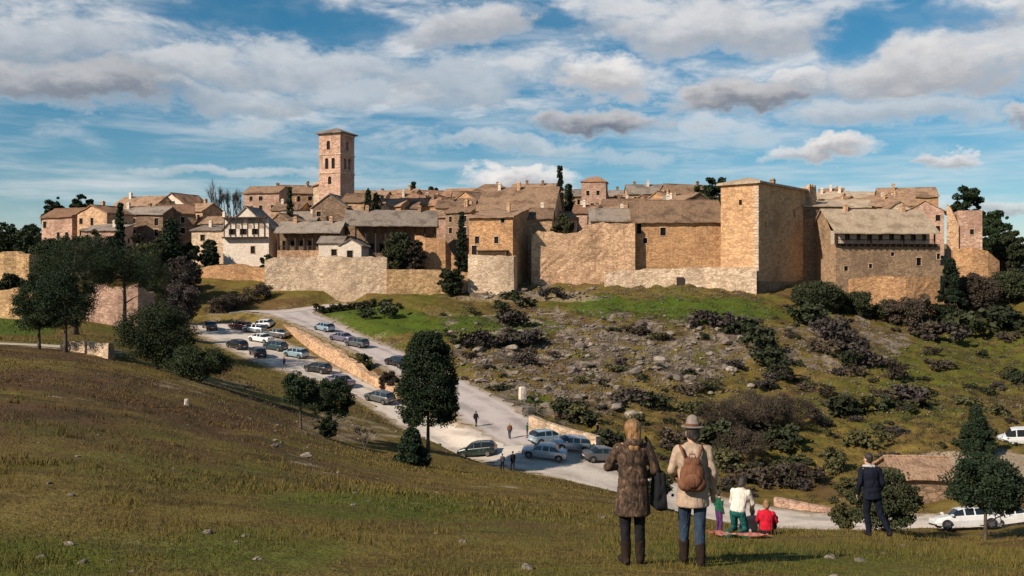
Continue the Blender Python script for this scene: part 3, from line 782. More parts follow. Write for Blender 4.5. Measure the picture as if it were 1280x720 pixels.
def gallery(label, px0, px1, pyr, pye, pyf, Y, D, rot, wall, rc, nposts, depth=2.6, lowh=6, name='porch_house', pane=False, rail=True, back='stone_brown', over=1.0, low=()):
    """House whose upper floor is an open timber gallery under a broad roof."""
    a = R(rot); W = (px1 - px0) / F * Y / math.cos(a); cx = ((px0 + px1) / 2 - 640) / F * Y
    zE = (360 - pye) / F * Y; zF = (360 - pyf) / F * Y; rise = max(1., (360 - pyr) / F * (Y + D / 2) - zE)
    zB = zF - lowh
    root = empty(name, (cx, Y, zB), a); tag(root, label, 'house', GV)
    f = zF - zB; e = zE - zB
    m = MB()
    m.panel((-W / 2, 0), (W / 2, 0), 0, f, [(u + W / 2 - w / 2, u + W / 2 + w / 2, f - z, f - z + h) for u, z, w, h in low])
    m.panel((W / 2, 0), (W / 2, depth), 0, f); m.panel((-W / 2, depth), (-W / 2, 0), 0, f)
    m.poly([(-W / 2, 0, f), (W / 2, 0, f), (W / 2, depth, f), (-W / 2, depth, f)])
    m.panel((W / 2, depth), (W / 2, D), 0, e); m.panel((W / 2, D), (-W / 2, D), 0, e); m.panel((-W / 2, D), (-W / 2, depth), 0, e)
    for s in (-1, 1):
        pts = [(s * W / 2, depth, e), (s * W / 2, D, e), (s * W / 2, D / 2, e + rise)]
        m.poly(pts if s > 0 else pts[::-1])
    m.build('wall', M[wall], root)
    for u, z, w, h in low: window_part(root, u, f - z, w, h)
    if low:
        k = MB(); k.box(-W / 2 - .1, W / 2 + .1, -.35, -.02, f - .55, f - .05)
        for i in range(int(W / 1.4)): k.box(-W / 2 + .5 + i * 1.4, -W / 2 + .72 + i * 1.4, -.9, -.352, f - .45, f - .2)
        k.box(-W / 2 - .1, W / 2 + .1, -1.0, -.02, f - .045, f + .05)
        k.build('balcony_beam', M['wood_dark'], root)
    hl = []; n = nposts
    for i in range(n):
        u = (i + .5) / n * W; w = 1.1 if i % 2 else .9
        hl.append((u - w / 2, u + w / 2, f + (.9 if i % 3 else .05), min(e - .4, f + 2.3)))
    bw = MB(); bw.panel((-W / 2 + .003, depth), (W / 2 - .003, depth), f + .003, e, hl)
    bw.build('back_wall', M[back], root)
    for u0, u1, z0, z1 in hl: window_part(root, (u0 + u1) / 2 - W / 2, z0 + .12, u1 - u0 - .2, z1 - z0 - .25, y=depth, wood=M['wood_brown'])
    for i in range(n + 1):
        x = -W / 2 + .15 + i / n * (W - .3)
        p = MB(); p.box(x - .14, x + .14, .05, .33, f + .003, e - .303); p.build('post', M['wood_dark'], root)
    b = MB(); b.box(-W / 2, W / 2, .02, .38, e - .3, e - .02); b.build('beam', M['wood_dark'], root)
    if rail:
        r = MB(); r.box(-W / 2 + .2, W / 2 - .2, .12, .22, f + .9, f + 1.02); k = int(W / .35)
        for i in range(k): x = -W / 2 + .3 + i * (W - .6) / (k - 1); r.box(x - .03, x + .03, .14, .2, f + .05, f + .897)
        r.build('railing', M['wood_dark'], root)
    rm = MB(); t = .25; o = over; kk = rise / (D / 2) * o; nu = int(W / 1.3)
    rm.slab((-W / 2 - .5, -o, e - kk + t), (W / 2 + .5, -o, e - kk + t), (W / 2 + .5, D / 2, e + rise + t), (-W / 2 - .5, D / 2, e + rise + t), t, nu, 5, .08)
    rm.slab((W / 2 + .5, D + .5, e - kk / 2 + t), (-W / 2 - .5, D + .5, e - kk / 2 + t), (-W / 2 - .5, D / 2 + .01, e + rise + t), (W / 2 + .5, D / 2 + .01, e + rise + t), t, nu, 4, .08)
    ro = rm.build('roof', M[rc], root)
    for u in (-.28, .31): chimney_part(ro, u * W, D / 2 - .6, e + rise - .2, 1.1, .8)
    return root
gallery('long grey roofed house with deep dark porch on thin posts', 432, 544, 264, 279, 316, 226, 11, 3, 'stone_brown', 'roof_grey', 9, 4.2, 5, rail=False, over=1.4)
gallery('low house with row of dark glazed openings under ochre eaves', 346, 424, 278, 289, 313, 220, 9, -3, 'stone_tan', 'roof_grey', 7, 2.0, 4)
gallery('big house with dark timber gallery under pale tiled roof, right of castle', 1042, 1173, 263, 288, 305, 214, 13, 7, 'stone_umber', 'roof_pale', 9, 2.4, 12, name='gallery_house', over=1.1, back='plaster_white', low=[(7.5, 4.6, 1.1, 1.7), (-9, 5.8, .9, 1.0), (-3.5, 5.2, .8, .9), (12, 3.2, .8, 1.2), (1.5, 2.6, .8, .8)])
house('tiny white gabled hut with dark opening on the town wall', 425, 452, 299, 307, 212, 'y', -10, 5, 'plaster_white', 'roof_grey', group=GV, chim=0, hmax=6, wins=[(-.2, 3.4, 1.3, 1.5)], name='gabled_hut', cat='hut', sidewins=False)
house('small dark roofed hut with round window left of the tiny white hut', 398, 428, 297, 303, 214, 'x', -6, 5, 'plaster_white', 'roof_grey', group=GV, chim=0, hmax=6, wins=[(.8, 3.2, 1.2, 1.3)], name='stone_hut', cat='hut', sidewins=False)
# tall sunlit house with dark right flank and broad roof running up behind it
th = house('tall ochre house with timber bay, right side in shade, before wall', 586, 641, 262, 272, 209, 's', -14, 15, 'stone_orange', 'roof_brown', group=GV, chim=1, hmax=17,
           wins=[(1.2, 10.6, .9, 1.4), (-3.0, 10.6, .9, 1.5), (2.6, 14.9, .8, .9), (-3.6, 7.6, 1.1, 2.6)], name='tall_house', over=.7)
b = MB(); b.box(-2.6, 3.6, -1.0, -.02, 7.6, 8.9); b.box(-2.8, 3.8, -1.2, -.02, 8.903, 9.15)
for i in range(6): b.box(-2.5 + i * 1.18, -2.32 + i * 1.18, -1.05, -1.003, 7.6, 8.9); bo = b.build('timber_bay', M['wood_brown'], th)
house('broad brown roofed house rising behind the tall ochre house', 596, 692, 236, 262, 232, 'x', -10, 17, 'stone_tan', 'roof_brown', group=GV, chim=2, hmax=12)
house('stone house with two small dark windows at left end of middle wall', 648, 690, 262, 273, 221, 'x', -5, 9, 'stone_tan', 'roof_brown', group=GV, chim=1, hmax=14, wins=[(-2.6, 9.2, 1, 1.5), (-2.6, 5.9, 1, 1.4), (2, 9.6, .8, 1.1)])
# palace next to the keep
pal = house('long ochre palace with grey brown roof left of the castle keep', 792, 903, 252, 276, 214, 'x', -2, 15, 'stone_orange', 'roof_brown', group=GV, chim=2, hmax=15, over=.8,
            wins=[(-3.2, 10.5, 1.2, 1.7), (-8.3, 10.9, 1.0, 2.2), (-7.0, 8.8, .9, 1.2)], name='palace', cat='palace')
house('lean-to grey roofed house joined to the left of palace', 738, 796, 262, 276, 219, 'x', -2, 10, 'stone_pale', 'roof_grey', group=GV, chim=1, hmax=11, wins=[(-3, 9.0, .9, 1.3)])

# ------------------------------------------------------------------ bell tower
def bell_tower():
    Y = 262; s = Y / F; rot = R(-24)
    cx = (421 - 640) * s; zb = 9.0
    root = empty('bell_tower', (cx, Y, zb), rot); tag(root, 'tall pinkish square bell tower with arched openings and low dark roof', 'bell tower')
    zt = (360 - 169) * s - zb
    w = 3.3; m = MB()
    def arch(u, z0, z1): return (u - .52, u + .52, z0, z1)
    fr = [arch(w - .9, zt - 9.2, zt - 6.4), arch(w + 1.1, zt - 9.2, zt - 6.4), arch(w - .4, zt - 4.2, zt - 1.9), arch(w, zt - 13.2, zt - 11.2)]
    m.panel((-w, -w), (w, -w), 0, zt, fr, dep=.8, sub=1.4)
    rt = [arch(w - 1, zt - 9.2, zt - 6.4), arch(w + 1, zt - 9.2, zt - 6.4), arch(w, zt - 4.2, zt - 1.9)]
    m.panel((w, -w), (w, w), 0, zt, rt, dep=.8, sub=1.4); m.panel((w, w), (-w, w), 0, zt, sub=1.4); m.panel((-w, w), (-w, -w), 0, zt, rt, dep=.8, sub=1.4)
    m.build('shaft', M['stone_pink'], root)
    for u0, u1, z0, z1 in fr:
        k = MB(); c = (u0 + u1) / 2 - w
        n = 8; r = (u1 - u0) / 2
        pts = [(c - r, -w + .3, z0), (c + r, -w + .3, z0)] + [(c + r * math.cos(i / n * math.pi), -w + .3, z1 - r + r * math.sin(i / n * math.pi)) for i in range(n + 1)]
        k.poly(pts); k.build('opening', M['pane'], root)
        # spandrels that round the head of the opening
        q = MB()
        for sgn in (-1, 1):
            arc = [(c + sgn * r * math.cos(i / 5 * math.pi / 2), -w + .01, z1 - r + r * math.sin(i / 5 * math.pi / 2)) for i in range(6)]
            poly = arc + [(c + sgn * r, -w + .01, z1)]
            q.poly(poly if sgn < 0 else poly[::-1])
        q.build('arch', M['stone_pink'], root)
    for z in (zt - 5.6, zt - 10.4, zt - .4):
        k = MB(); k.box(-w - .16, w + .16, -w - .16, w + .16, z, z + .3); k.build('string_course', M['stone_pale'], root)
    r = MB(); o = w + .75
    A_, B_, C_, D_ = (-o, -o, zt), (o, -o, zt), (o, o, zt), (-o, o, zt)
    up = lambda p: (p[0], p[1], p[2] + .3)
    for i, j in ((A_, B_), (B_, C_), (C_, D_), (D_, A_)):
        r.poly([i, j, up(j), up(i)]); r.poly([up(i), up(j), (0, 0, zt + 1.9)])
    r.poly([D_, C_, B_, A_]); r.build('roof', M['roof_grey'], root)
    # church body at its foot
    c = empty('church', ((411 - 640) * s, Y + 2.2, 9), rot); tag(c, 'pale stone church body at the left foot of the bell tower', 'church')
    zh = (360 - 226) * s - 9
    m = MB(); m.panel((-5.4, 0), (.6, 0), 0, zh, [(1.8, 2.5, zh - 3.5, zh - 2)]); m.panel((-5.4, 9), (-5.4, 0), 0, zh - 1.2); m.panel((.6, 0), (.6, 9), 0, zh); m.panel((.6, 9), (-5.4, 9), 0, zh)
    m.build('wall', M['stone_pale'], c)
    k = MB(); k.box(-4.4 + .85, -2.95, .2, .25, zh - 3.5, zh - 2); k.build('window', M['pane'], c)
    k = MB(); k.slab((-5.9, -.5, zh - .9), (.9, -.5, zh + .6), (.9, 9.4, zh + .6), (-5.9, 9.4, zh - .9), .25, 5, 5, .05); k.build('roof', M['roof_red'], c)
bell_tower()

# ------------------------------------------------------------------ castle
def ring_wall(mb, pts, z0, z1, sub=1.5, jit=.09, holes={}):
    for i in range(len(pts)):
        p, q = pts[i], pts[(i + 1) % len(pts)]
        mb.panel(p, q, z0, z1, holes.get(i, ()), .5, sub=sub)
def rough(me, amt, seed=3, sc=.45):
    v = np.empty(len(me.vertices) * 3, np.float32); me.vertices.foreach_get('co', v); v = v.reshape(-1, 3)
    a = fbm(v[:, 0] * sc + v[:, 2] * .31 + seed, v[:, 1] * sc + v[:, 2] * sc + 7) - .5
    b = fbm(v[:, 0] * sc + v[:, 2] * .27 + seed + 31, v[:, 1] * sc - v[:, 2] * sc + 17) - .5
    v[:, 0] += a * amt; v[:, 1] += b * amt
    me.vertices.foreach_set('co', v.ravel()); me.update()
def castle():
    th = R(50); Yc = 205.0; xc = (948 - 640) / F * Yc
    root = empty('castle_keep', (xc, Yc, -3), th); tag(root, 'huge square castle keep, left face sunlit ochre and right face shaded', 'castle')
    L1, L2 = 25.0, 8.6; zt = (360 - 229) / F * Yc + 3
    m = MB(); P = [(0, 0), (L1, 0), (L1, L2), (0, L2)]
    hr = [(3.1, 3.7, zt - 9, zt - 7.8), (17, 17.9, zt - 6, zt - 4.4)]; hl = [(4.2, 4.9, zt - 4.3, zt - 3.2)]
    ring_wall(m, P, 0, zt, 1.3, holes={0: hr, 3: hl})
    me = m.mesh('keep_wall', M['castle']); rough(me, .22); link_mesh('keep_wall', me, root)
    for u0, u1, z0, z1 in hr:
        k = MB(); k.box(u0, u1, .35, .4, z0, z1); k.build('window', M['pane'], root)
    for u0, u1, z0, z1 in hl:
        k = MB(); k.box(.35, .4, L2 - u1, L2 - u0, z0, z1); k.build('window', M['pane'], root)
    # battered plinth
    p = MB(); q = .7
    pts0 = [(-q, -q), (L1 + q, -q), (L1 + q, L2 + q), (-q, L2 + q)]; pts1 = [(-.15, -.15), (L1 + .15, -.15), (L1 + .15, L2 + .15), (-.15, L2 + .15)]
    for i in range(4):
        j = (i + 1) % 4
        p.grid(lambda u, v, i=i, j=j: ((pts0[i][0] * (1 - u) + pts0[j][0] * u) * (1 - v) + (pts1[i][0] * (1 - u) + pts1[j][0] * u) * v,
                                       (pts0[i][1] * (1 - u) + pts0[j][1] * u) * (1 - v) + (pts1[i][1] * (1 - u) + pts1[j][1] * u) * v, -3 + 7.4 * v), 10, 4)
    p.build('plinth', M['stone_brown'], root)
    # low uneven roof
    r = MB(); o = .7
    A_, B_, C_, D_ = (-o, -o, zt), (L1 + o, -o, zt), (L1 + o, L2 + o, zt), (-o, L2 + o, zt)
    P_, Q_ = (4.4, L2 / 2, zt + 1.9), (L1 - 4.4, L2 / 2, zt + 1.5)
    up = lambda p, d=.45: (p[0], p[1], p[2] + d)
    for i, j in ((A_, B_), (B_, C_), (C_, D_), (D_, A_)): r.poly([i, j, up(j), up(i)])
    r.poly([up(A_), up(B_), Q_, P_]); r.poly([up(B_), up(C_), Q_]); r.poly([up(C_), up(D_), P_, Q_]); r.poly([up(D_), up(A_), P_])
    r.poly([D_, C_, B_, A_])
    ro = r.build('roof', M['roof_pale'], root)
    chimney_part(ro, 13, 3, zt + 1.0, .8, .9, 'stone_brown')
    cs = MB(); z = .6; i = 0
    while z < zt - .6:
        a, b = (.95, .5) if i % 2 else (.5, .95)
        cs.box(-.07, a, -.07, .3, z, z + .5); cs.box(-.072, .3, .302, b + .3, z, z + .5); z += .56; i += 1
    cs.build('corner_stones', M['stone_pale'], root)
    # small turret on the far corner
    t = MB(); tx = L1 - 1.6
    ring_wall(t, [(tx, -.9), (tx + 3.6, -.9), (tx + 3.6, 3), (tx, 3)], zt - 6.5, zt + 1.0, 1.2)
    t.poly([(tx, -.9, zt + 1), (tx + 3.6, -.9, zt + 1), (tx + 3.6, 3, zt + 1), (tx, 3, zt + 1)])
    for cx_ in (tx + .2, tx + 1.5, tx + 2.8): t.box(cx_, cx_ + .7, -.88, -.2, zt + 1.003, zt + 1.6)
    t.build('turret', M['stone_tan'], root)
    # lower range continuing to the right
    c = Vector((math.cos(th), math.sin(th))); bx = xc + c.x * (L1 + .1); by = Yc + c.y * (L1 + .1)
    ra = R(12)
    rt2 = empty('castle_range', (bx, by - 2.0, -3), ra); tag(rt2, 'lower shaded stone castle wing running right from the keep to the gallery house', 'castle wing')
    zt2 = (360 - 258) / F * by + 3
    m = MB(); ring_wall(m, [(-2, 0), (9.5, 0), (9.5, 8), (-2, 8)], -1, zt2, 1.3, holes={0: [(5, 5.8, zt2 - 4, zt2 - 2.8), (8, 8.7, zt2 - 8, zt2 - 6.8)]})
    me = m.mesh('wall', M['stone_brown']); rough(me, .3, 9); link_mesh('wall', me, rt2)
    for u, z in ((3.0, zt2 - 4), (6.0, zt2 - 8)):
        k = MB(); k.box(u, u + .8, .35, .4, z, z + 1.2); k.build('window', M['pane'], rt2)
    k = MB(); k.slab((-2.3, -.5, zt2), (10, -.5, zt2), (10, 8.2, zt2 + 2), (-2.3, 8.2, zt2 + 2), .25, 8, 4, .08); k.build('roof', M['roof_pale'], rt2)
castle()

# ------------------------------------------------------------------ stone walls
def stone_wall(label, pts, mat, th=.9, jag=.25, name='stone_wall', cat='stone wall', sub=.8, sunk=1.2, holes=(), amt=.12, steps=None, group=None):
    """pts: (px, Y, top_py, base_py or None). Free-standing rubble wall with an uneven top, following the ground."""
    W3 = [((p[0] - 640) / F * p[1], p[1], (360 - p[2]) / F * p[1], None if p[3] is None else (360 - p[3]) / F * p[1]) for p in pts]
    o = Vector(W3[0][:2])
    root_z = min((w[3] if w[3] is not None else h1(w[0], w[1])) for w in W3) - sunk
    P = []
    for a, b in zip(W3, W3[1:]):
        L = math.hypot(b[0] - a[0], b[1] - a[1]); n = max(2, int(L / sub))
        for k in range(n + (b is W3[-1])):
            t = k / n; x = a[0] + (b[0] - a[0]) * t; y = a[1] + (b[1] - a[1]) * t
            P.append((x, y, a[2] + (b[2] - a[2]) * t))
    S = [0]
    for a, b in zip(P, P[1:]): S.append(S[-1] + math.hypot(b[0] - a[0], b[1] - a[1]))
    m = MB(); sd_ = rnd.uniform(0, 90)
    tops = []
    for (x, y, z), s in zip(P, S):
        j = (float(fbm(np.array([s * .35 + sd_]), np.array([sd_]), 4)[0]) - .5) * 2 * jag + rnd.uniform(-.5, .5) * jag * .5
        tops.append(z + j)
    nz_ = max(2, int((max(tops) - root_z) / .9))
    def nrm(i):
        a = P[max(i - 1, 0)]; b = P[min(i + 1, len(P) - 1)]; d = Vector((b[0] - a[0], b[1] - a[1])).normalized(); return Vector((d.y, -d.x))
    for side in (1, -1):
        def fn(u, v, side=side):
            i = min(len(P) - 1, int(round(u * (len(P) - 1)))) if side > 0 else len(P) - 1 - min(len(P) - 1, int(round(u * (len(P) - 1))))
            n_ = nrm(i) * side * th / 2 * (1 + .35 * (1 - v))
            z = root_z + (tops[i] - root_z) * v
            r = amt * rnd.uniform(-.5, .5)
            return (P[i][0] - o.x + n_.x * (1 + r), P[i][1] - o.y + n_.y * (1 + r), z - root_z)
        m.grid(fn, len(P) - 1, nz_)
    for i in range(len(P) - 1):
        a = nrm(i) * th / 2; b = nrm(i + 1) * th / 2
        m.poly([(P[i][0] - o.x + a.x, P[i][1] - o.y + a.y, tops[i] - root_z), (P[i + 1][0] - o.x + b.x, P[i + 1][1] - o.y + b.y, tops[i + 1] - root_z),
                (P[i + 1][0] - o.x - b.x, P[i + 1][1] - o.y - b.y, tops[i + 1] - root_z), (P[i][0] - o.x - a.x, P[i][1] - o.y - a.y, tops[i] - root_z)])
    for i in (0, len(P) - 1):
        a = nrm(i) * th / 2 * 1.35; b = nrm(i) * th / 2; x, y = P[i][0] - o.x, P[i][1] - o.y
        q = [(x + a.x, y + a.y, 0), (x - a.x, y - a.y, 0), (x - b.x, y - b.y, tops[i] - root_z), (x + b.x, y + b.y, tops[i] - root_z)]
        m.poly(q if i else q[::-1])
    ob = m.build(name, M[mat], loc=(o.x, o.y, root_z))
    tag(ob, label, cat, group); return ob
SW = stone_wall
SW('tall ruined ochre wall with stepped top at far left edge', [(-60, 158, 318, None), (-10, 157, 322, None), (8, 156, 314, None), (24, 156, 312, None), (38, 155, 318, None), (46, 156, 318, None)], 'stone_yellow', 1.2, .5)
SW('lower broken terrace wall below the ruined ochre wall', [(-60, 149, 362, None), (0, 149, 362, None), (26, 148, 358, None), (42, 148, 366, None)], 'stone_yellow', 1.0, .4)
SW('pinkish rubble wall between the pines and the round oak', [(110, 152, 362, None), (122, 152, 357, None), (150, 151, 359, None), (172, 151, 356, None), (190, 153, 364, None)], 'stone_pink', 1.2, .9)
SW('ochre left section of town wall beside the gate', [(250, 213, 340, None), (262, 212, 332, None), (300, 211, 330, None), (318, 211, 334, None), (334, 210, 334, None)], 'stone_orange', 1.6, .35)
SW('long pale section of town wall above the parking area', [(332, 206, 326, None), (350, 206, 322, None), (400, 206, 321, None), (440, 205, 321, None), (484, 205, 322, None)], 'stone_pale', 1.6, .55)
SW('low yellowish wall with pale coping right of the pale town wall', [(483, 204, 337, None), (520, 205, 337, None), (560, 206, 338, None), (586, 207, 340, None)], 'stone_yellow', 1.4, .25)
SW('ruined orange house wall left of the thin cypress', [(520, 217, 294, None), (532, 216, 295, None), (545, 216, 297, None), (556, 216, 300, None), (562, 217, 312, None), (572, 217, 324, None)], 'stone_orange', 1.0, .6)
SW('pale outer base wall at foot of the tall ochre house', [(586, 206, 318, None), (598, 205.5, 319, None), (640, 205, 320, None), (643, 208, 320, None)], 'stone_pale', 1.0, .2)
SW('rough orange middle wall with broken top, between tall house and palace', [(664, 214, 294, None), (672, 214, 288, None), (680, 214, 290, None), (700, 214, 291, None), (722, 214, 290, None), (735, 214, 281, None), (752, 214, 279, None), (794, 213, 279, None)], 'stone_tan', 1.8, .5)
pl = SW('whitish plinth wall with dark door under palace and keep', [(756, 209, 341, None), (775, 209, 338, None), (820, 208, 336, None), (880, 206.5, 334, None), (946, 203.5, 335, None)], 'stone_pale', 1.6, .25)
# its little door
x0 = (850 - 640) / F * 206.3
d = MB(); d.box(-.75, .75, -.12, .12, 0, 2.0); dw = d.build('door', M['wood_dark'], pl); dw.location = (x0 - pl.location.x, 206.0 - pl.location.y, (360 - 358.5) / F * 206.3 - pl.location.z)
SW('sunlit orange foundation wall under the timber gallery house', [(1062, 207, 349, None), (1095, 207, 345, None), (1130, 206, 346, None), (1168, 208, 346, None)], 'stone_orange', 1.5, .2, sunk=4)
house('plain roofless pinkish tan tower block at right end of village', 1199, 1226, 255, 263, 222, 'f', -16, 7, 'stone_pink', 'roof_red', chim=0, hmax=13, wins=[(.4, 7.6, .8, 1.2)], name='ruined_tower', cat='ruined tower', sidewins=False)
SW('slanting broken wall piece leaning left of the roofless tower block', [(1184, 224, 256, None), (1189, 223.5, 261, None), (1194, 223, 271, None), (1199, 222.5, 282, None)], 'stone_tan', 1.0, .2, sunk=2)
SW('broken orange wall below the roofless tower block', [(1190, 216, 312, None), (1215, 215, 309, None), (1232, 215, 314, None), (1246, 216, 326, None)], 'stone_orange', 1.4, .4, sunk=2)
# walls by the roads
SW('low dry stone wall along the footpath near the pines', [(78, 100.5, 427, None), (100, 100, 426, None), (125, 99, 427, None), (139, 98, 429, None)], 'stone_pale', .6, .22, sunk=.8)
ret = [(350, 180, 402, None), (364, 172, 408, None), (382, 163, 417, None), (402, 154.5, 428, None), (430, 145.5, 444, None), (462, 136.5, 463, None), (490, 130, 480, None), (506, 126, 491, None)]
SW('long yellow retaining wall between the upper road and parked cars', ret, 'stone_tan', 1.1, .6, sub=.8, sunk=3)
SW('pale roadside wall slanting up from the parked cars', [(664, 111, 519, None), (684, 109, 527, None), (712, 107, 536, None), (748, 104, 545, None)], 'stone_pale', .7, .1, sunk=1.0)
SW('low pinkish wall along the road behind the picnic group', [(968, 96, 622, None), (1000, 95, 628, None), (1040, 93, 636, None)], 'stone_pink', .7, .12, sunk=1.2)
house('low stone shed with rubble roof and dark doorway near the right parked cars', 1124, 1198, 574, 598, 88, 'x', -4, 7, 'stone_brown', 'roof_brown', group=None, chim=0, hmax=5.2, wins=[], door=(-1.2, .1, 1.6, 2.4), name='stone_shed', cat='shed', sidewins=False)
# ------------------------------------------------------------------ trees and shrubs
def leaf_quads(C, size, rs, up=.25):
    """One small bent leaf spray (quad) per centre in C."""
    n = len(C)
    a = rs.normal(size=(n, 3)); a /= np.linalg.norm(a, axis=1)[:, None]
    b = rs.normal(size=(n, 3)); b -= (b * a).sum(1)[:, None] * a; b /= np.linalg.norm(b, axis=1)[:, None]
    s = size * rs.uniform(.55, 1.3, (n, 1))
    V = np.stack([C - a * s, C + b * s * .62, C + a * s, C - b * s * .62], 1)
    return V.reshape(-1, 3), np.arange(n * 4).reshape(-1, 4)

def crown_points(env, n_cl, per, r_cl, rs, out_share=.1):
    """Clumps spread through a crown; env(u) gives a point in the crown from three random numbers."""
    out = []
    for _ in range(n_cl):
        c = env(rs)
        k = int(per * rs.uniform(.6, 1.35)); r = r_cl * rs.uniform(.6, 1.35)
        p = rs.normal(size=(k, 3)); p /= np.linalg.norm(p, axis=1)[:, None]
        if rs.rand() < out_share: c = c * np.array([1.16, 1.16, 1.04]); r *= .5; p = p[:max(6, k // 3)]; k = len(p)
        out.append(c + p * (rs.uniform(0, 1, (k, 1)) ** .45) * r * np.array([1, 1, .72]))
    return np.concatenate(out)

def env_round(rx, ry, rz, cz, flat=0.0):
    def f(rs):
        while True:
            p = rs.uniform(-1, 1, 3); q = np.linalg.norm(p)
            if .3 < q < 1 and p[2] > -.85 + flat: return p * np.array([rx, ry, rz]) + np.array([0, 0, cz])
    return f
def env_cone(r, z0, z1, pw=.8, base=.5):
    def f(rs):
        t = rs.uniform(0, 1) ** 1.15; a = rs.uniform(0, 6.283)
        prof = (base + (1 - base) * min(1, t / .22)) * (1 - max(0, (t - .1) / .9) ** (1 / pw) * .97)
        q = r * prof * rs.uniform(.35, 1) ** .5
        return np.array([math.cos(a) * q, math.sin(a) * q, z0 + (z1 - z0) * t])
    return f

def trunk_mb(h, r, rs, limbs=6, spread=1.5, lean=0.0, top=.8, start=.35):
    m = MB(); pts = []; n = 6
    for i in range(n + 1):
        t = i / n; pts.append((lean * t * h + rs.uniform(-.06, .06) * h * .2 * t, rs.uniform(-.05, .05) * h * .2 * t, -.4 + (h * top + .4) * t))
    m.tube(pts, [r * (1.35 if i == 0 else 1) * (1 - .75 * i / n) for i in range(n + 1)], 7)
    for k in range(limbs):
        t = start + (1 - start) * (k + .5) / limbs; i = min(n - 1, int(t * n)); f = t * n - i
        b = Vector(pts[i]).lerp(Vector(pts[i + 1]), f); a = k * 2.4 + rs.uniform(-.4, .4)
        d = Vector((math.cos(a), math.sin(a), rs.uniform(.35, .8))) * spread * (1.1 - .5 * t)
        m.tube([b, b + d * .5 + Vector((0, 0, .1)), b + d], [r * .42 * (1 - t * .5), r * .28 * (1 - t * .5), r * .1], 5)
    return m

def tree(label, loc, h, kind, w, seed, group=None, name=None, trunk_h=.25, lean=0, dens=1.0, leaf=None, cat='tree', mat=None):
    rs = np.random.RandomState(seed)
    name = name or {'round': 'oak_tree', 'pine': 'pine_tree', 'cypress': 'cypress_tree', 'fir': 'conifer_tree'}[kind]
    root = empty(name, loc, rs.uniform(0, 6.28)); tag(root, label, cat, group)
    if kind == 'round':
        th = h * trunk_h; rz = (h - th) / 2
        P = crown_points(env_round(w / 2 * .86, w / 2 * .86, rz * .88, th + rz), int(120 * dens), 170, w * .12, rs)
        sz = leaf or .085
        trunk_mb(h, max(.1, w * .03), rs, 7, w * .33, lean, .7, max(.2, trunk_h)).build('trunk', M['bark'], root, True)
    elif kind == 'egg':
        z0 = h * trunk_h; L = h - z0
        def egg(rs):
            t = rs.uniform(.03, .95); a = rs.uniform(0, 6.28); pr = (math.sin(math.pi * min(1, t * .86 + .14) ** .8)) ** .62
            q = w / 2 * .84 * pr * rs.uniform(.3, 1) ** .5
            return np.array([math.cos(a) * q, math.sin(a) * q, z0 + L * t])
        P = crown_points(egg, int(160 * dens), 150, w * .1, rs, .03)
        sz = leaf or .085; mat = mat or 'pine'
        trunk_mb(h, max(.1, w * .028), rs, 9, w * .3, lean, .9, max(.15, trunk_h)).build('trunk', M['bark'], root, True)
    elif kind == 'pine':
        th = h * trunk_h; rz = (h - th) / 2
        P = crown_points(env_round(w / 2 * .88, w / 2 * .88, rz * .86, th + rz, .1), int(105 * dens), 175, w * .12, rs)
        sz = leaf or .08
        trunk_mb(h, max(.12, w * .035), rs, 8, w * .36, lean, .8, max(.3, trunk_h)).build('trunk', M['bark'], root, True)
    elif kind == 'fir':
        P = crown_points(env_cone(w / 2, h * trunk_h, h * .97, 1.15, .72), int(150 * dens), 160, w * .12, rs)
        sz = leaf or .105
        trunk_mb(h, max(.1, w * .03), rs, 8, w * .28, lean, .92, max(.15, trunk_h)).build('trunk', M['bark'], root, True)
    else:
        P = crown_points(env_cone(w / 2, h * .04, h * .99, .75, .6), int(150 * dens), 34, w * .24, rs)
        sz = leaf or .16
        trunk_mb(h, .12, rs, 3, w * .2, 0, .6, .3).build('trunk', M['bark'], root, True)
    P[:, 0] += lean * P[:, 2]
    V, Q = leaf_quads(P, sz, rs)
    mt = mat or {'round': 'oak', 'pine': 'pine', 'cypress': 'cypress', 'fir': 'cypress'}[kind]
    link_mesh('crown', np_mesh('crown', V, Q, M[mt]), root)
    return root

def px_tree(label, px, pyb, pyt, wpx, kind, Y, seed, base=None, **k):
    """Tree standing on the ground at distance Y, sized from its measured outline."""
    g = grd(px, Y); h = (360 - pyt) / F * Y - g.z
    return tree(label, g - Vector((0, 0, .1)), h, kind, wpx / F * Y, seed, **k)

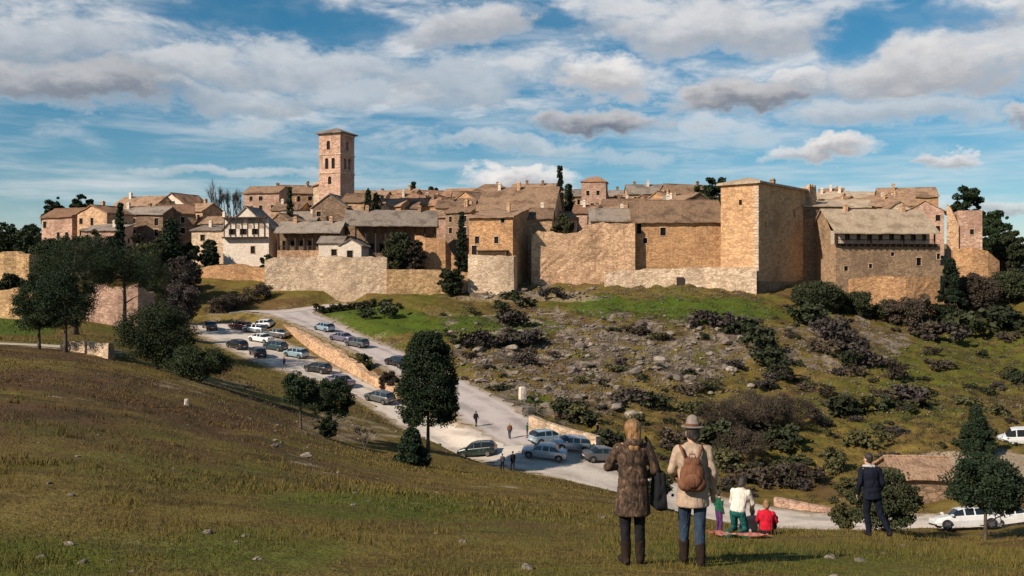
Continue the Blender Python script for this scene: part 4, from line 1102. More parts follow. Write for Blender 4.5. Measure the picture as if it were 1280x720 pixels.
def bare_tree(label, loc, h, w, seed, group=None, twigs=900):
    rs = np.random.RandomState(seed)
    root = empty('bare_tree', loc, 0); tag(root, label, 'tree', group)
    m = MB(); tips = []
    def grow(p, d, L, r, lv):
        q = p + d * L; mid = (p + q) / 2 + Vector(rs.normal(size=3)) * L * .05
        m.tube([p, mid, q], [r, r * .85, r * .68], 5, cap=False)
        if lv == 0: tips.append((q, d, L)); return
        for _ in range(3):
            a = Vector(rs.normal(size=3)); a -= a.dot(d) * d; a.normalize()
            nd = (d + a * rs.uniform(.35, .75) * (w / h * 1.25) + Vector((0, 0, .12))).normalized()
            grow(q if rs.rand() < .6 else mid.lerp(q, rs.rand()), nd, L * rs.uniform(.62, .85), r * .58, lv - 1)
    grow(Vector((0, 0, -.3)), Vector((0, 0, 1)), h * .3, h * .018, 4)
    m.build('trunk', M['bark_grey'], root, True)
    V = []; Q = []
    for i in range(twigs):
        q, d, L = tips[rs.randint(len(tips))]
        e = Vector(rs.normal(size=3)).normalized() * .7 + d; e.normalize()
        s = e.cross(Vector(rs.normal(size=3))).normalized() * .022
        a = q - d * L * rs.uniform(0, .8); b = a + e * h * rs.uniform(.04, .1)
        k = len(V); V += [a - s, a + s, b]; Q.append((k, k + 1, k + 2))
    link_mesh('crown', np_mesh('crown', np.array([tuple(v) for v in V]), np.array(Q), M['bush_mauve']), root)
    return root

# --- left group by the footpath
px_tree('dark pine with bare trunk, left of the pair above the footpath', 49, 444, 344, 66, 'pine', 99, 1, trunk_h=.16, dens=1.4)
px_tree('dark pine with leaning crown, right of the pair above the footpath', 82, 446, 326, 80, 'pine', 98, 2, trunk_h=.14, dens=1.5)
px_tree('broad dark pine with wide spreading top, behind the pair of pines', 94, 430, 284, 110, 'pine', 128, 3, trunk_h=.3, dens=1.7)
px_tree('dark pine reaching right of the broad spreading pine', 156, 430, 300, 96, 'pine', 131, 4, trunk_h=.46, dens=1.2)
px_tree('low dark evergreen behind the pinkish rubble wall', 190, 400, 312, 48, 'round', 162, 5)
px_tree('large round dark holm oak at left end of the parking area', 196, 464, 374, 108, 'round', 97, 6, trunk_h=.0, dens=1.9, lean=.02)
px_tree('lower dark bushy oak leaning against right side of the round holm oak', 248, 478, 430, 86, 'round', 91, 7, trunk_h=.0, dens=1.1)
px_tree('slanted pine with clear trunk on the slope, left of two', 376, 548, 463, 56, 'pine', 79, 8, trunk_h=.36, dens=.8, lean=-.03)
px_tree('dark round pine on the slope, right of two', 414, 536, 465, 62, 'pine', 84, 9, trunk_h=.22, dens=.9)
px_tree('small dark bush at foot of the two slope pines', 409, 552, 518, 30, 'round', 78, 10, trunk_h=.06, dens=.35, name='bush', cat='bush')
px_tree('tall egg shaped dark conifer standing alone beside the road', 535, 545, 411, 88, 'egg', 90, 11, trunk_h=.22, dens=2.6, name='conifer_tree', leaf=.1)
px_tree('small dark conifer bush below the lone egg shaped conifer', 514, 586, 532, 50, 'fir', 70, 12, trunk_h=.02, dens=.7, name='bush', cat='bush')
# --- right foreground
px_tree('dark green tree with short trunk in front of right parked cars', 1232, 668, 566, 100, 'round', 61, 13, trunk_h=.3, dens=1.2, mat='cypress')
px_tree('dense dark bush behind the man in navy', 1108, 652, 576, 84, 'round', 63, 14, trunk_h=.0, dens=1.0, name='bush', cat='bush', mat='bush_dark')
px_tree('olive bush left of the man in navy', 1062, 650, 590, 52, 'round', 66, 15, trunk_h=.02, dens=.6, name='bush', cat='bush', mat='bush_olive')
px_tree('dark pointed bush standing in the right hand field', 1220, 556, 507, 52, 'fir', 106, 16, trunk_h=.02, dens=.9, name='bush', cat='bush')
px_tree('dark bush behind the two strolling women', 822, 640, 585, 44, 'round', 80, 60, trunk_h=.02, dens=.5, name='bush', cat='bush', mat='bush_dark')
# --- village greenery
VG = 'trees among the village houses'
px_tree('round topped dark pine, first on the left skyline', 68, 300, 244, 30, 'pine', 250, 17, trunk_h=.3, leaf=.34, dens=.6, group=VG)
px_tree('round topped dark pine, second and larger on the left skyline', 103, 300, 239, 34, 'pine', 252, 18, trunk_h=.3, leaf=.34, dens=.7, group=VG)
px_tree('slim cypress in front of the low dark fronted house', 150, 312, 254, 13, 'cypress', 216, 19, leaf=.3, group=VG)
px_tree('broad dark cypress left of the little flat topped house', 214, 322, 274, 32, 'cypress', 214, 20, leaf=.3, dens=1.5, group=VG)
px_tree('thin cypress beside the two windowed terraced house', 362, 290, 233, 10, 'cypress', 240, 21, leaf=.3, group=VG)
px_tree('cypress at the right of the bell tower, taller of two', 460, 280, 236, 13, 'cypress', 246, 22, leaf=.3, group=VG)
px_tree('cypress at the right of the bell tower, shorter of two', 470, 280, 243, 14, 'cypress', 247, 23, leaf=.3, group=VG)
px_tree('tall thin cypress on the town wall beside the orange ruin', 577, 345, 263, 15, 'cypress', 214, 24, leaf=.28, group=VG)
px_tree('tallest thin cypress standing above the middle roofs', 700, 280, 207, 13, 'cypress', 258, 25, leaf=.3, dens=1.2, group=VG)
px_tree('short dark conifer next to the tallest thin cypress', 711, 280, 230, 20, 'cypress', 262, 26, leaf=.3, group=VG)
px_tree('dark conifer behind the keep, left of pair', 880, 280, 214, 34, 'pine', 262, 27, leaf=.3, trunk_h=.05, dens=.9, group=VG)
px_tree('dark conifer behind the keep, right of pair', 896, 280, 210, 34, 'pine', 264, 28, leaf=.3, trunk_h=.05, dens=.9, group=VG)
px_tree('tiny round conifer on skyline, left of three', 503, 280, 232, 11, 'pine', 326, 29, leaf=.4, dens=.4, group=VG)
px_tree('tiny pointed conifer on skyline, middle of three', 517, 280, 227, 10, 'cypress', 328, 30, leaf=.4, dens=.6, group=VG)
px_tree('tiny bushy conifer on skyline, right of three', 540, 280, 227, 22, 'pine', 330, 31, leaf=.4, dens=.5, group=VG)
px_tree('rounded brown green pine above the roofless tower block', 1208, 300, 227, 44, 'pine', 246, 32, leaf=.34, dens=.8, group=VG)
px_tree('dark leaning tree on the slope right of the roofless tower', 1238, 320, 256, 46, 'pine', 240, 33, leaf=.34, dens=.8, trunk_h=.1, group=VG)
px_tree('lower dark tree at far right below the skyline', 1262, 335, 285, 40, 'round', 232, 34, leaf=.3, dens=.8, trunk_h=.05, group=VG)
px_tree('round dark bush hanging on the wall of the gabled house', 335, 345, 315, 22, 'round', 211, 35, leaf=.24, dens=.45, trunk_h=.05, name='bush', cat='bush')
px_tree('dark bush at the wall foot left of the tall ochre house', 564, 362, 332, 34, 'round', 203, 36, leaf=.22, dens=.6, trunk_h=.02, name='bush', cat='bush', mat='bush_dark')
px_tree('large dark brown tree in front of the deep porch house', 498, 345, 286, 42, 'round', 214, 37, leaf=.24, dens=1.0, trunk_h=.1, mat='bush_dark')
px_tree('brownish tree right of the large dark tree at the porch house', 518, 345, 296, 30, 'round', 213, 38, leaf=.24, dens=.6, trunk_h=.1, mat='bush_brown')
px_tree('brown climbing bush on broken top of the middle wall', 704, 300, 264, 38, 'round', 219, 39, leaf=.24, dens=.6, trunk_h=.05, name='bush', cat='bush', mat='bush_olive')
px_tree('dark evergreen filling the gully at right, tallest', 1188, 410, 322, 44, 'fir', 204, 40, leaf=.24, dens=1.1, trunk_h=.05)
px_tree('brown bare looking bush above the gully at right', 1222, 400, 338, 56, 'round', 208, 41, leaf=.22, dens=1.1, trunk_h=.05, mat='bush_brown')
px_tree('dark bush at the right edge above the green slope', 1268, 400, 336, 60, 'round', 212, 42, leaf=.24, dens=1.2, trunk_h=.05, mat='bush_dark')
px_tree('dark bush under the shaded castle wing', 1022, 395, 352, 70, 'round', 196, 43, leaf=.2, dens=1.2, trunk_h=.02, name='bush', cat='bush', mat='bush_dark')
px_tree('dark bush between the castle wing and orange foundation wall', 1070, 400, 362, 44, 'round', 197, 44, leaf=.2, dens=.8, trunk_h=.02, name='bush', cat='bush', mat='bush_dark')
px_tree('brown bush under the orange foundation wall', 1130, 400, 372, 60, 'round', 196, 45, leaf=.2, dens=.8, trunk_h=.02, name='bush', cat='bush', mat='bush_brown')
px_tree('brown shrub mass between the pines and the pink houses', 122, 345, 292, 52, 'round', 196, 61, leaf=.24, dens=.9, trunk_h=.02, name='bush', cat='bush', mat='bush_brown')
px_tree('dark tree behind the ruined ochre wall at far left', 62, 350, 296, 44, 'round', 186, 62, leaf=.24, dens=.9, trunk_h=.05)
px_tree('mauve leafless thicket above the gate wall, left end', 228, 375, 318, 54, 'round', 196, 63, leaf=.2, dens=.8, trunk_h=.02, name='bush', cat='bush', mat='bush_mauve')
px_tree('grey leafless thicket behind the round holm oak', 222, 410, 352, 60, 'round', 176, 64, leaf=.17, dens=.9, trunk_h=.02, name='bush', cat='bush', mat='bush_mauve')
px_tree('green brown tree below the low dark fronted house', 180, 345, 300, 46, 'round', 198, 65, leaf=.24, dens=.8, trunk_h=.05, mat='bush_olive')
for i, (px, t, wd, Y) in enumerate(((258, 246, 24, 262), (272, 224, 30, 266), (288, 227, 26, 268), (300, 232, 22, 270), (246, 252, 26, 258))):
    g = grd(px, Y); bare_tree(('bare grey tree, leftmost but one of the leafless row behind the white gable', 'tallest bare grey tree of the leafless row behind the white gable', 'forked bare grey tree, right of the tallest in the leafless row',
        'slim bare tree at right end of the leafless row behind the white gable', 'low bare tree at left end of the leafless row')[i], g, (360 - t) / F * Y - g.z, wd / F * Y, 50 + i)
for i, (px, t, wd, Y) in enumerate(((380, 244, 40, 256), (395, 248, 28, 254))):
    g = grd(px, Y); bare_tree(('wide bare grey tree left of the bell tower', 'smaller bare tree touching the church body')[i], g, (360 - t) / F * Y - g.z, wd / F * Y, 70 + i, twigs=1600)
g = grd(472, 66); bare_tree('young bare tree on the slope left of the small conifer bush', grd(455, 74), 2.6, 1.6, 80, twigs=500)
px_tree('dark green bush on the ledge before the ruined ochre wall', 14, 362, 338, 44, 'round', 153.5, 66, leaf=.18, dens=.7, trunk_h=.02, name='bush', cat='bush', mat='bush_dark')
px_tree('dark bush hugging the right end of the ruined ochre wall', 46, 400, 330, 30, 'round', 151, 67, leaf=.18, dens=.7, trunk_h=.02, name='bush', cat='bush', mat='bush_dark')
px_tree('olive bush under the yellow retaining wall', 452, 462, 440, 26, 'round', 142, 68, leaf=.13, dens=.5, trunk_h=.02, name='bush', cat='bush', mat='bush_olive')
px_tree('brown bush at the lower end of the yellow retaining wall', 486, 486, 462, 26, 'round', 131, 69, leaf=.13, dens=.5, trunk_h=.02, name='bush', cat='bush', mat='bush_brown')
for i, (px, Y, wd) in enumerate(((116, 228, 22), (172, 232, 24), (192, 238, 20), (236, 238, 20), (262, 226, 22), (344, 238, 20), (384, 236, 26), (404, 240, 20), (452, 248, 18), (548, 244, 20), (590, 250, 16), (646, 256, 18), (726, 262, 20), (742, 262, 16),
                                 (790, 270, 18), (858, 250, 18), (1034, 252, 20), (1088, 262, 16), (1130, 262, 16), (1168, 252, 18), (560, 226, 22), (655, 226, 18))):
    g = grd(px, Y); hh = rnd.uniform(3.5, 6.5)
    tree('dark garden shrub tree half hidden between the village houses', g, hh, 'round', wd / F * Y, 300 + i, group='garden trees between the village houses', trunk_h=.08, dens=.45, leaf=.28, name='garden_tree', mat=rnd.choice(('oak', 'cypress', 'bush_dark', 'bush_brown')))
for i, (px, Y, t, wd) in enumerate(((60, 214, 296, 26), (98, 210, 292, 34), (140, 209, 290, 30), (172, 212, 288, 26), (120, 213, 284, 22), (196, 209, 296, 30), (238, 216, 300, 26), (262, 216, 308, 24), (200, 220, 286, 20), (80, 216, 290, 20))):
    g = grd(px, Y); tree('dark bushy tree in the gardens below the left end of the village', g, (360 - t) / F * Y - g.z, 'round', wd / F * Y, 400 + i, group='bushy garden trees below the left houses', trunk_h=.06, dens=.6, leaf=.22, name='garden_tree', mat=('oak', 'bush_dark', 'cypress', 'bush_brown', 'bush_olive')[i % 5])
# far wood at the left edge: one mass
rs = np.random.RandomState(5); PP = []
for _ in range(46):
    px = rs.uniform(-120, 50); Y = rs.uniform(236, 300); g = grd(px, Y); hh = rs.uniform(5, 9.5)
    PP.append(crown_points(env_round(2.6, 2.6, hh * .5, hh * .5), 14, 70, .95, rs) + np.array(g))
V, Q = leaf_quads(np.concatenate(PP), .38, rs)
tag(link_mesh('distant_wood', np_mesh('distant_wood', V, Q, M['pine'])), kind='stuff')
rs = np.random.RandomState(6); PP = []
for _ in range(40):
    px = rs.uniform(1236, 1420); Y = rs.uniform(222, 270); g = grd(px, Y); hh = rs.uniform(2, 5)
    PP.append(crown_points(env_round(2.6, 2.6, hh * .5, hh * .5), 14, 55, .95, rs) + np.array(g))
V, Q = leaf_quads(np.concatenate(PP), .34, rs)
tag(link_mesh('hillside_scrub', np_mesh('hillside_scrub', V, Q, M['bush_brown'])), kind='stuff')

# hedge on the bank by the gate
def hedge(label, pts, w, h, mat, seed, leaf=.16, n=26):
    rs = np.random.RandomState(seed); o = Vector(grd(*pts[0])); PP = []
    for a, b in zip(pts, pts[1:]):
        A3, B3 = grd(*a), grd(*b)
        for k in range(n):
            c = A3.lerp(B3, rs.rand()); c.z = h1(c.x, c.y)
            PP.append(crown_points(env_round(w * .5, w * .5, h * .5, h * .5), 2, 90, w * .36, rs) + np.array(c - o))
    V, Q = leaf_quads(np.concatenate(PP), leaf, rs)
    ob = link_mesh('hedge', np_mesh('hedge', V, Q, M[mat]), loc=o); tag(ob, label, 'hedge'); return ob
hedge('dark hedge running down the bank left of the gate road', [(336, 202), (310, 198), (284, 194), (262, 188)], 2.4, 3.0, 'bush_brown', 90)
hedge('dark hedge under the wall where the gate road ends', [(392, 190), (420, 189), (455, 192), (490, 193)], 1.6, 1.3, 'bush_dark', 91, n=12)

# --- shrubs on the slope: a few kinds, copied
def shrub_mesh(kind, seed):
    rs = np.random.RandomState(seed)
    P = crown_points(env_round(.62, .62, .42, .42, .3), 16, 42, .24, rs)
    P[:, 2] = np.abs(P[:, 2])
    V, Q = leaf_quads(P, .085, rs); return np_mesh('shrub', V, Q, M[kind])
SH = {k: [shrub_mesh(k, 100 + i + 10 * j) for i in range(3)] for j, k in enumerate(('bush_dark', 'bush_olive', 'bush_brown', 'bush_mauve'))}
SL = {'bush_dark': ('dark evergreen shrub growing on the rocky slope below the walls', 'dark evergreen shrubs on the rocky slope'),
      'bush_olive': ('olive green shrub growing on the rocky slope below the walls', 'olive shrubs on the rocky slope'),
      'bush_brown': ('brown twiggy shrub growing on the rocky slope below the walls', 'brown shrubs on the rocky slope'),
      'bush_mauve': ('greyish mauve leafless shrub growing on the rocky slope', 'mauve shrubs on the rocky slope')}
def shrub(px, py, wpx, kind, hr=.8, y0=100):
    g = hit(px, py, y0, 225); s = wpx / F * g.y / 1.35
    if RDat(g.x, g.y) < s * .5: return None
    o = link_mesh('shrub', rnd.choice(SH[kind]), loc=g - Vector((0, 0, .08 * s)), rz=rnd.uniform(0, 6.28))
    o.scale = (s, s, s * hr * rnd.uniform(.85, 1.2)); tag(o, SL[kind][0], 'shrub', SL[kind][1]); return o
def RDat(x, y):
    j = int(np.clip(np.searchsorted(yy, y), 0, NV_ - 1)); i = int(np.clip(round((x / (y + AP) + 1.15) / 2.3 * (NT_ - 1)), 0, NT_ - 1)); return RD[j, i]
for px, py, wp, k in ((905, 412, 40, 'bush_mauve'), (925, 420, 44, 'bush_dark'), (948, 436, 48, 'bush_dark'), (962, 458, 46, 'bush_dark'), (978, 474, 36, 'bush_dark'), (940, 415, 36, 'bush_mauve'), (880, 408, 34, 'bush_mauve'),
                      (1010, 404, 50, 'bush_dark'), (1040, 424, 46, 'bush_mauve'), (1062, 440, 46, 'bush_mauve'), (1078, 458, 40, 'bush_mauve'), (1030, 440, 36, 'bush_brown'), (1130, 504, 52, 'bush_mauve'), (1105, 512, 36, 'bush_dark'),
                      (1180, 428, 50, 'bush_mauve'), (1150, 420, 40, 'bush_brown'), (1172, 462, 34, 'bush_brown'), (1060, 520, 60, 'bush_dark'), (930, 540, 60, 'bush_brown'), (960, 520, 50, 'bush_brown'), (900, 560, 56, 'bush_dark'), (985, 560, 56, 'bush_dark'),
                      (790, 508, 46, 'bush_mauve'), (815, 512, 40, 'bush_dark'), (700, 520, 34, 'bush_dark'), (735, 530, 30, 'bush_dark'), (905, 590, 44, 'bush_olive'), (955, 606, 50, 'bush_brown'), (1010, 606, 50, 'bush_brown'), (1040, 590, 44, 'bush_olive'),
                      (486, 396, 34, 'bush_dark'), (455, 398, 26, 'bush_dark'), (580, 432, 36, 'bush_mauve'), (605, 434, 34, 'bush_mauve'), (630, 432, 30, 'bush_mauve'), (655, 384, 26, 'bush_dark'), (690, 372, 30, 'bush_mauve'), (1085, 560, 44, 'bush_olive'),
                      (1210, 420, 60, 'bush_dark'), (1250, 412, 60, 'bush_dark'), (1110, 400, 50, 'bush_dark'), (1145, 395, 46, 'bush_brown'), (640, 375, 26, 'bush_dark'), (760, 560, 36, 'bush_dark'), (845, 560, 44, 'bush_brown'), (870, 520, 40, 'bush_olive')):
    shrub(px, py, wp * 1.15, k)
for i, (px, py, wp, h_) in enumerate(((900, 548, 70, 48), (940, 540, 80, 56), (985, 536, 70, 46), (925, 575, 70, 40))):
    g = hit(px, py, 100, 200); tree('large brown leafless thicket on the lower slope behind the strollers', g, h_ / F * g.y, 'round', wp / F * g.y, 500 + i, group='brown thickets behind the strollers', trunk_h=.0, dens=.7, leaf=.075, name='bush', cat='bush', mat='bush_brown')
cnt = 0
while cnt < 270:
    px = rnd.uniform(540, 1300); py = rnd.uniform(385, 625)
    if px < 700 and py > 500: continue
    if py < 400 and 640 < px < 960: continue
    if 1120 < px < 1200 and py > 560: continue
    d = float(vnoise(np.array([px * .022]), np.array([py * .035]))[0])
    if rnd.random() > (d - .25) * 1.8: continue
    k = rnd.choices(('bush_dark', 'bush_olive', 'bush_brown', 'bush_mauve'), (.3, .22, .28, .25))[0]
    if shrub(px, py, rnd.lognormvariate(2.85, .45), k, rnd.uniform(.5, .95)): cnt += 1

# --- rocks: eight shapes, copied
def rock_mesh(seed):
    rs = np.random.RandomState(seed)
    import bmesh
    bm = bmesh.new(); bmesh.ops.create_icosphere(bm, subdivisions=3, radius=.5)
    ax = [Vector(rs.normal(size=3)).normalized() for _ in range(11)]; lim = rs.uniform(.25, .44, 11)
    for v in bm.verts:
        p = v.co.copy()
        for a, l in zip(ax, lim):
            q = p.dot(a)
            if q > l: p -= a * (q - l) * .92
        p += Vector(rs.normal(size=3)) * .008; p.z *= .72; p.x *= 1.2
        v.co = p
    me = bpy.data.meshes.new('rock'); bm.to_mesh(me); bm.free(); me.materials.append(M['rock']); return me
RK = [rock_mesh(200 + i) for i in range(8)]
def rock_at(g, s, dz=.15):
    o = link_mesh('rock', rnd.choice(RK), loc=g + Vector((0, 0, dz * s)), rz=rnd.uniform(0, 6.28)); o.scale = (s, s * rnd.uniform(.7, 1), s * rnd.uniform(.6, 1)); return o
cnt = 0
while cnt < 215:
    px, py = rnd.gauss(760, 115), rnd.gauss(448, 34)
    if not (560 < px < 1010 and 396 < py < 525): continue
    g = hit(px, py, 104, 222)
    if RDat(g.x, g.y) < .6: continue
    tag(rock_at(g, min(2.2, rnd.lognormvariate(-.1, .45))), 'pale grey limestone boulder lying on the rocky slope below the walls', 'rock', 'boulders on the rocky slope'); cnt += 1
for i in range(36):
    g = hit(rnd.uniform(590, 760), rnd.uniform(358, 374), 180, 222)
    tag(rock_at(g, rnd.uniform(.6, 1.5)), 'pale boulder in the rubble at the foot of the walls', 'rock', 'boulders at the foot of the walls')
for i in range(60):
    px = rnd.uniform(0, 1250); Y = math.exp(rnd.uniform(math.log(11), math.log(60))); g = grd(px, Y)
    tag(rock_at(g, rnd.uniform(.05, .16) * (1 + Y * .012), .05), 'small pale stone bedded in the near pasture', 'rock', 'stones in the near pasture')
for i in range(26):
    g = hit(rnd.uniform(310, 560), rnd.uniform(520, 575), 45, 100)
    tag(rock_at(g, rnd.uniform(.2, .5)), 'small grey stone lying in the dry grass near the pines', 'rock', 'stones on the near slope')
# loose rubble between boulders and dry tufts: nobody could count them
rs = np.random.RandomState(8); PP = []; QQ = []; base_v = None
cubes = []
for r_ in RK:
    v = np.empty(len(r_.vertices) * 3, np.float32); r_.vertices.foreach_get('co', v)
    t = np.empty(len(r_.polygons) * 3, np.int32); r_.loops.foreach_get('vertex_index', t)
    cubes.append((v.reshape(-1, 3), t.reshape(-1, 3)))
import bmesh
lo = []
for k in range(6):
    bm = bmesh.new(); bmesh.ops.create_icosphere(bm, subdivisions=1, radius=.5)
    for v in bm.verts: v.co = Vector((v.co.x * rs.uniform(.7, 1.3), v.co.y * rs.uniform(.7, 1.2), v.co.z * rs.uniform(.5, .9)))
    lo.append((np.array([v.co[:] for v in bm.verts]), np.array([[v.index for v in f.verts] for f in bm.faces]))); bm.free()
nv = 0
Xr = []; 
for i in range(5200):
    if i < 3800: px, py = rs.normal(770, 130), rs.normal(448, 40)
    elif i < 4400: px, py = rs.uniform(560, 950), rs.uniform(358, 376)
    else: px, py = rs.uniform(1000, 1280), rs.uniform(400, 520)
    Xr.append((px, py))
Yg = np.linspace(104, 222, 500)
for px, py in Xr:
    if not (545 < px < 1290 and 356 < py < 530): continue
    x = (px - 640) / F * Yg; k = np.nonzero(H(x, Yg) >= (360 - py) / F * Yg)[0]
    if not len(k): continue
    X_, Y_ = x[k[0]], Yg[k[0]]
    if RDat(X_, Y_) < .4: continue
    v, t = lo[rs.randint(6)]; s = rs.uniform(.14, .5); a = rs.uniform(0, 6.28)
    w_ = v * s * np.array([1, 1, .8]); w_ = np.stack([w_[:, 0] * math.cos(a) - w_[:, 1] * math.sin(a), w_[:, 0] * math.sin(a) + w_[:, 1] * math.cos(a), w_[:, 2]], 1)
    PP.append(w_ + np.array([X_, Y_, h1(X_, Y_) + s * .15])); QQ.append(t + nv); nv += len(v)
tag(link_mesh('rubble', np_mesh('rubble', np.concatenate(PP), np.concatenate(QQ), M['rock'])), kind='stuff')

# low scrub that merges the shrubs into the ground: nobody could count it
def scrub(name, n, xr, yr, mat, seed, hmax, leaf, th):
    rs = np.random.RandomState(seed); C = []
    Y = rs.uniform(*yr, n); X = (rs.uniform(*xr, n) - 640) / F * Y
    ok = (sample_attr(RD, X, Y) > 1.0) & (fbm(X * .11 + seed, Y * .09, 4) > th)
    for x, y in zip(X[ok], Y[ok]):
        r = rs.uniform(.25, .8); k = int(26 * r + 8)
        p = rs.normal(size=(k, 3)) * np.array([r, r, hmax * .4]) * .6; p[:, 2] = np.abs(p[:, 2])
        C.append(p + np.array([x, y, h1(x, y)]))
    V, Q = leaf_quads(np.concatenate(C), leaf, rs)
    tag(link_mesh(name, np_mesh(name, V, Q, M[mat])), kind='stuff')
def sample_attr(arr, x, y):
    j = np.clip(np.searchsorted(yy, y), 0, NV_ - 1); i = np.clip(((x / (y + AP) + 1.15) / 2.3 * (NT_ - 1)).round().astype(int), 0, NT_ - 1); return arr[j, i]
scrub('brown_scrub', 7000, (560, 1380), (102, 200), 'bush_brown', 31, .7, .085, .47)
scrub('dark_scrub', 4200, (760, 1400), (98, 210), 'bush_dark', 32, .75, .09, .49)
scrub('olive_scrub', 3600, (600, 1400), (100, 205), 'bush_olive', 33, .4, .085, .52)
scrub('bank_scrub', 700, (300, 560), (88, 200), 'bush_brown', 34, .4, .08, .53)
# --- grass
def grass_mat():
    m, T, bs = new_mat('grass_blades')
    c = T.mix(T.attr('tint'), (.15, .105, .028), (.07, .085, .013))
    v = T.n('ShaderNodeTexCoord').outputs['Object']
    c = T.mix(T.math('MULTIPLY', T.smooth(T.noise(v, .8, 3), .45, .7), .55), c, (.2, .145, .045))
    c = T.mix(T.math('MULTIPLY', T.smooth(T.noise(v, 5, 2), .5, .7), .5), c, (.07, .055, .02))
    c = T.mix(T.math('MULTIPLY', T.attr('heath'), .85), c, (.105, .058, .028))
    T.l(c, bs.inputs['Base Color']); bs.inputs['Roughness'].default_value = .85; bs.inputs['Specular IOR Level'].default_value = .12
    return m
M['grass'] = grass_mat()
def sample_attr(arr, x, y):
    j = np.clip(np.searchsorted(yy, y), 0, NV_ - 1); i = np.clip(((x / (y + AP) + 1.15) / 2.3 * (NT_ - 1)).round().astype(int), 0, NT_ - 1); return arr[j, i]
def blades(name, X, Y, hmin, hmax, wk, seed, clump=None):
    rs = np.random.RandomState(seed); n = len(X)
    Z = H(X, Y); g = np.clip(sample_attr(green, X, Y) + rs.uniform(-.35, .35, n), 0, 1)
    hh = rs.uniform(hmin, hmax, n) * (.5 + fbm(X * 1.1, Y * 1.1, 3))
    a = rs.uniform(0, 6.283, n); wd = wk * rs.uniform(.7, 1.3, n)
    dx, dy = np.cos(a) * wd, np.sin(a) * wd
    lx, ly = rs.normal(0, .45, n) * hh, rs.normal(0, .45, n) * hh
    V = np.stack([np.stack([X - dx, Y - dy, Z - .02], 1), np.stack([X + dx, Y + dy, Z - .02], 1), np.stack([X + lx, Y + ly, Z + hh], 1)], 1).reshape(-1, 3)
    o = link_mesh(name, np_mesh(name, V, np.arange(n * 3).reshape(-1, 3), M['grass'], colors={'tint': np.repeat(g, 3), 'heath': np.repeat(np.clip(sample_attr(heath, X, Y) + rs.uniform(-.3, .3, n), 0, 1), 3)})); tag(o, kind='stuff')
rs = np.random.RandomState(21)
n = 230000
Y = np.exp(rs.uniform(math.log(9.5), math.log(58), n)); X = rs.uniform(-.72, .72, n) * (Y + 2)
keep = fbm(X * .9, Y * .9, 4) + rs.uniform(-.2, .2, n) > .42
X, Y = X[keep], Y[keep]
s1 = Y < 22
blades('grass', X[s1], Y[s1], .02, .075, .006, 1)
blades('meadow_grass', X[~s1], Y[~s1], .03, .09, .014, 2)
# coarse tufts and weeds standing out of the turf
def tufts(name, n, y0, y1, hmin, hmax, wk, seed, per=22):
    rs = np.random.RandomState(seed); Y = np.exp(rs.uniform(math.log(y0), math.log(y1), n)); X = rs.uniform(-.62, .6, n) * (Y + 2)
    k = fbm(X * .25 + 50, Y * .25, 4) > .47; X, Y = X[k], Y[k]
    r = rs.uniform(.05, .2, len(X)) * (1 + Y * .02)
    XX = np.repeat(X, per) + rs.normal(0, 1, len(X) * per) * np.repeat(r, per); YY = np.repeat(Y, per) + rs.normal(0, 1, len(X) * per) * np.repeat(r, per)
    blades(name, XX, YY, hmin, hmax, wk, seed + 1)
tufts('weeds', 900, 9.5, 26, .04, .14, .006, 40)
tufts('thistle_weeds', 260, 10, 34, .1, .24, .007, 44, 34)
tufts('tall_weeds', 1800, 24, 95, .06, .22, .018, 42)
n = 150000
Y = np.exp(rs.uniform(math.log(56), math.log(222), n)); X = rs.uniform(-.62, .66, n) * Y
ok = (sample_attr(RD, X, Y) > .5) & (fbm(X * .3, Y * .3, 4) + rs.uniform(-.25, .25, n) > .5)
nr = ok & (Y < 108); fr = ok & (Y >= 108)
blades('dry_grass', X[nr], Y[nr], .06, .17, .04, 3)
blades('slope_grass', X[fr], Y[fr], .12, .4, .06, 4)
# ------------------------------------------------------------------ people
def cloth_mat(name, c, var=.25, scale=9, rough=.9): M[name] = flat_mat(name, c, rough, var, scale, .15, fold=.0 if name in ('skin', 'lip', 'eye_dark') else .8); return M[name]
for nm, c in (('skin', (.5, .3, .21)), ('hair_blond', (.3, .155, .06)), ('hair_dark', (.03, .02, .015)), ('hair_grey', (.1, .085, .075)), ('denim', (.03, .048, .08)), ('trousers_black', (.014, .013, .015)),
              ('boots_brown', (.024, .015, .012)), ('jacket_cream', (.38, .275, .2)), ('leather_brown', (.16, .07, .04)), ('black_cloth', (.012, .012, .014)), ('navy', (.009, .011, .021)),
              ('white_cloth', (.66, .6, .52)), ('teal', (.015, .1, .09)), ('red_cloth', (.5, .012, .03)), ('green_cloth', (.012, .09, .05)), ('purple_cloth', (.09, .03, .11)), ('pale_pink', (.55, .4, .38)),
              ('hat_grey', (.22, .18, .155)), ('pale_grey', (.4, .38, .36)), ('eye_dark', (.01, .008, .006)), ('lip', (.3, .11, .09)), ('shoe_white', (.7, .68, .64)), ('grey_cloth', (.09, .09, .1))):
    cloth_mat(nm, c)
def coat_mat():
    m, T, bs = new_mat('coat_pattern'); v = coords(T, False)
    a = T.noise(T.vscale(v, (1, 1, .6)), 22, 5, .7, dist=.6); b = T.noise(T.vscale(v, (1, 1, .3)), 14, 4, .6)
    c = T.mix(T.smooth(a, .4, .58), (.022, .013, .009), (.1, .056, .032))
    c = T.mix(T.math('MULTIPLY', T.smooth(a, .6, .68), .85), c, (.27, .18, .11))
    c = T.mix(T.math('MULTIPLY', T.smooth(b, .5, .7), .4), c, (.02, .013, .01))
    T.l(c, bs.inputs['Base Color']); bs.inputs['Roughness'].default_value = .95; bump(T, bs, b, .9, .035); return m
M['coat_pattern'] = coat_mat()

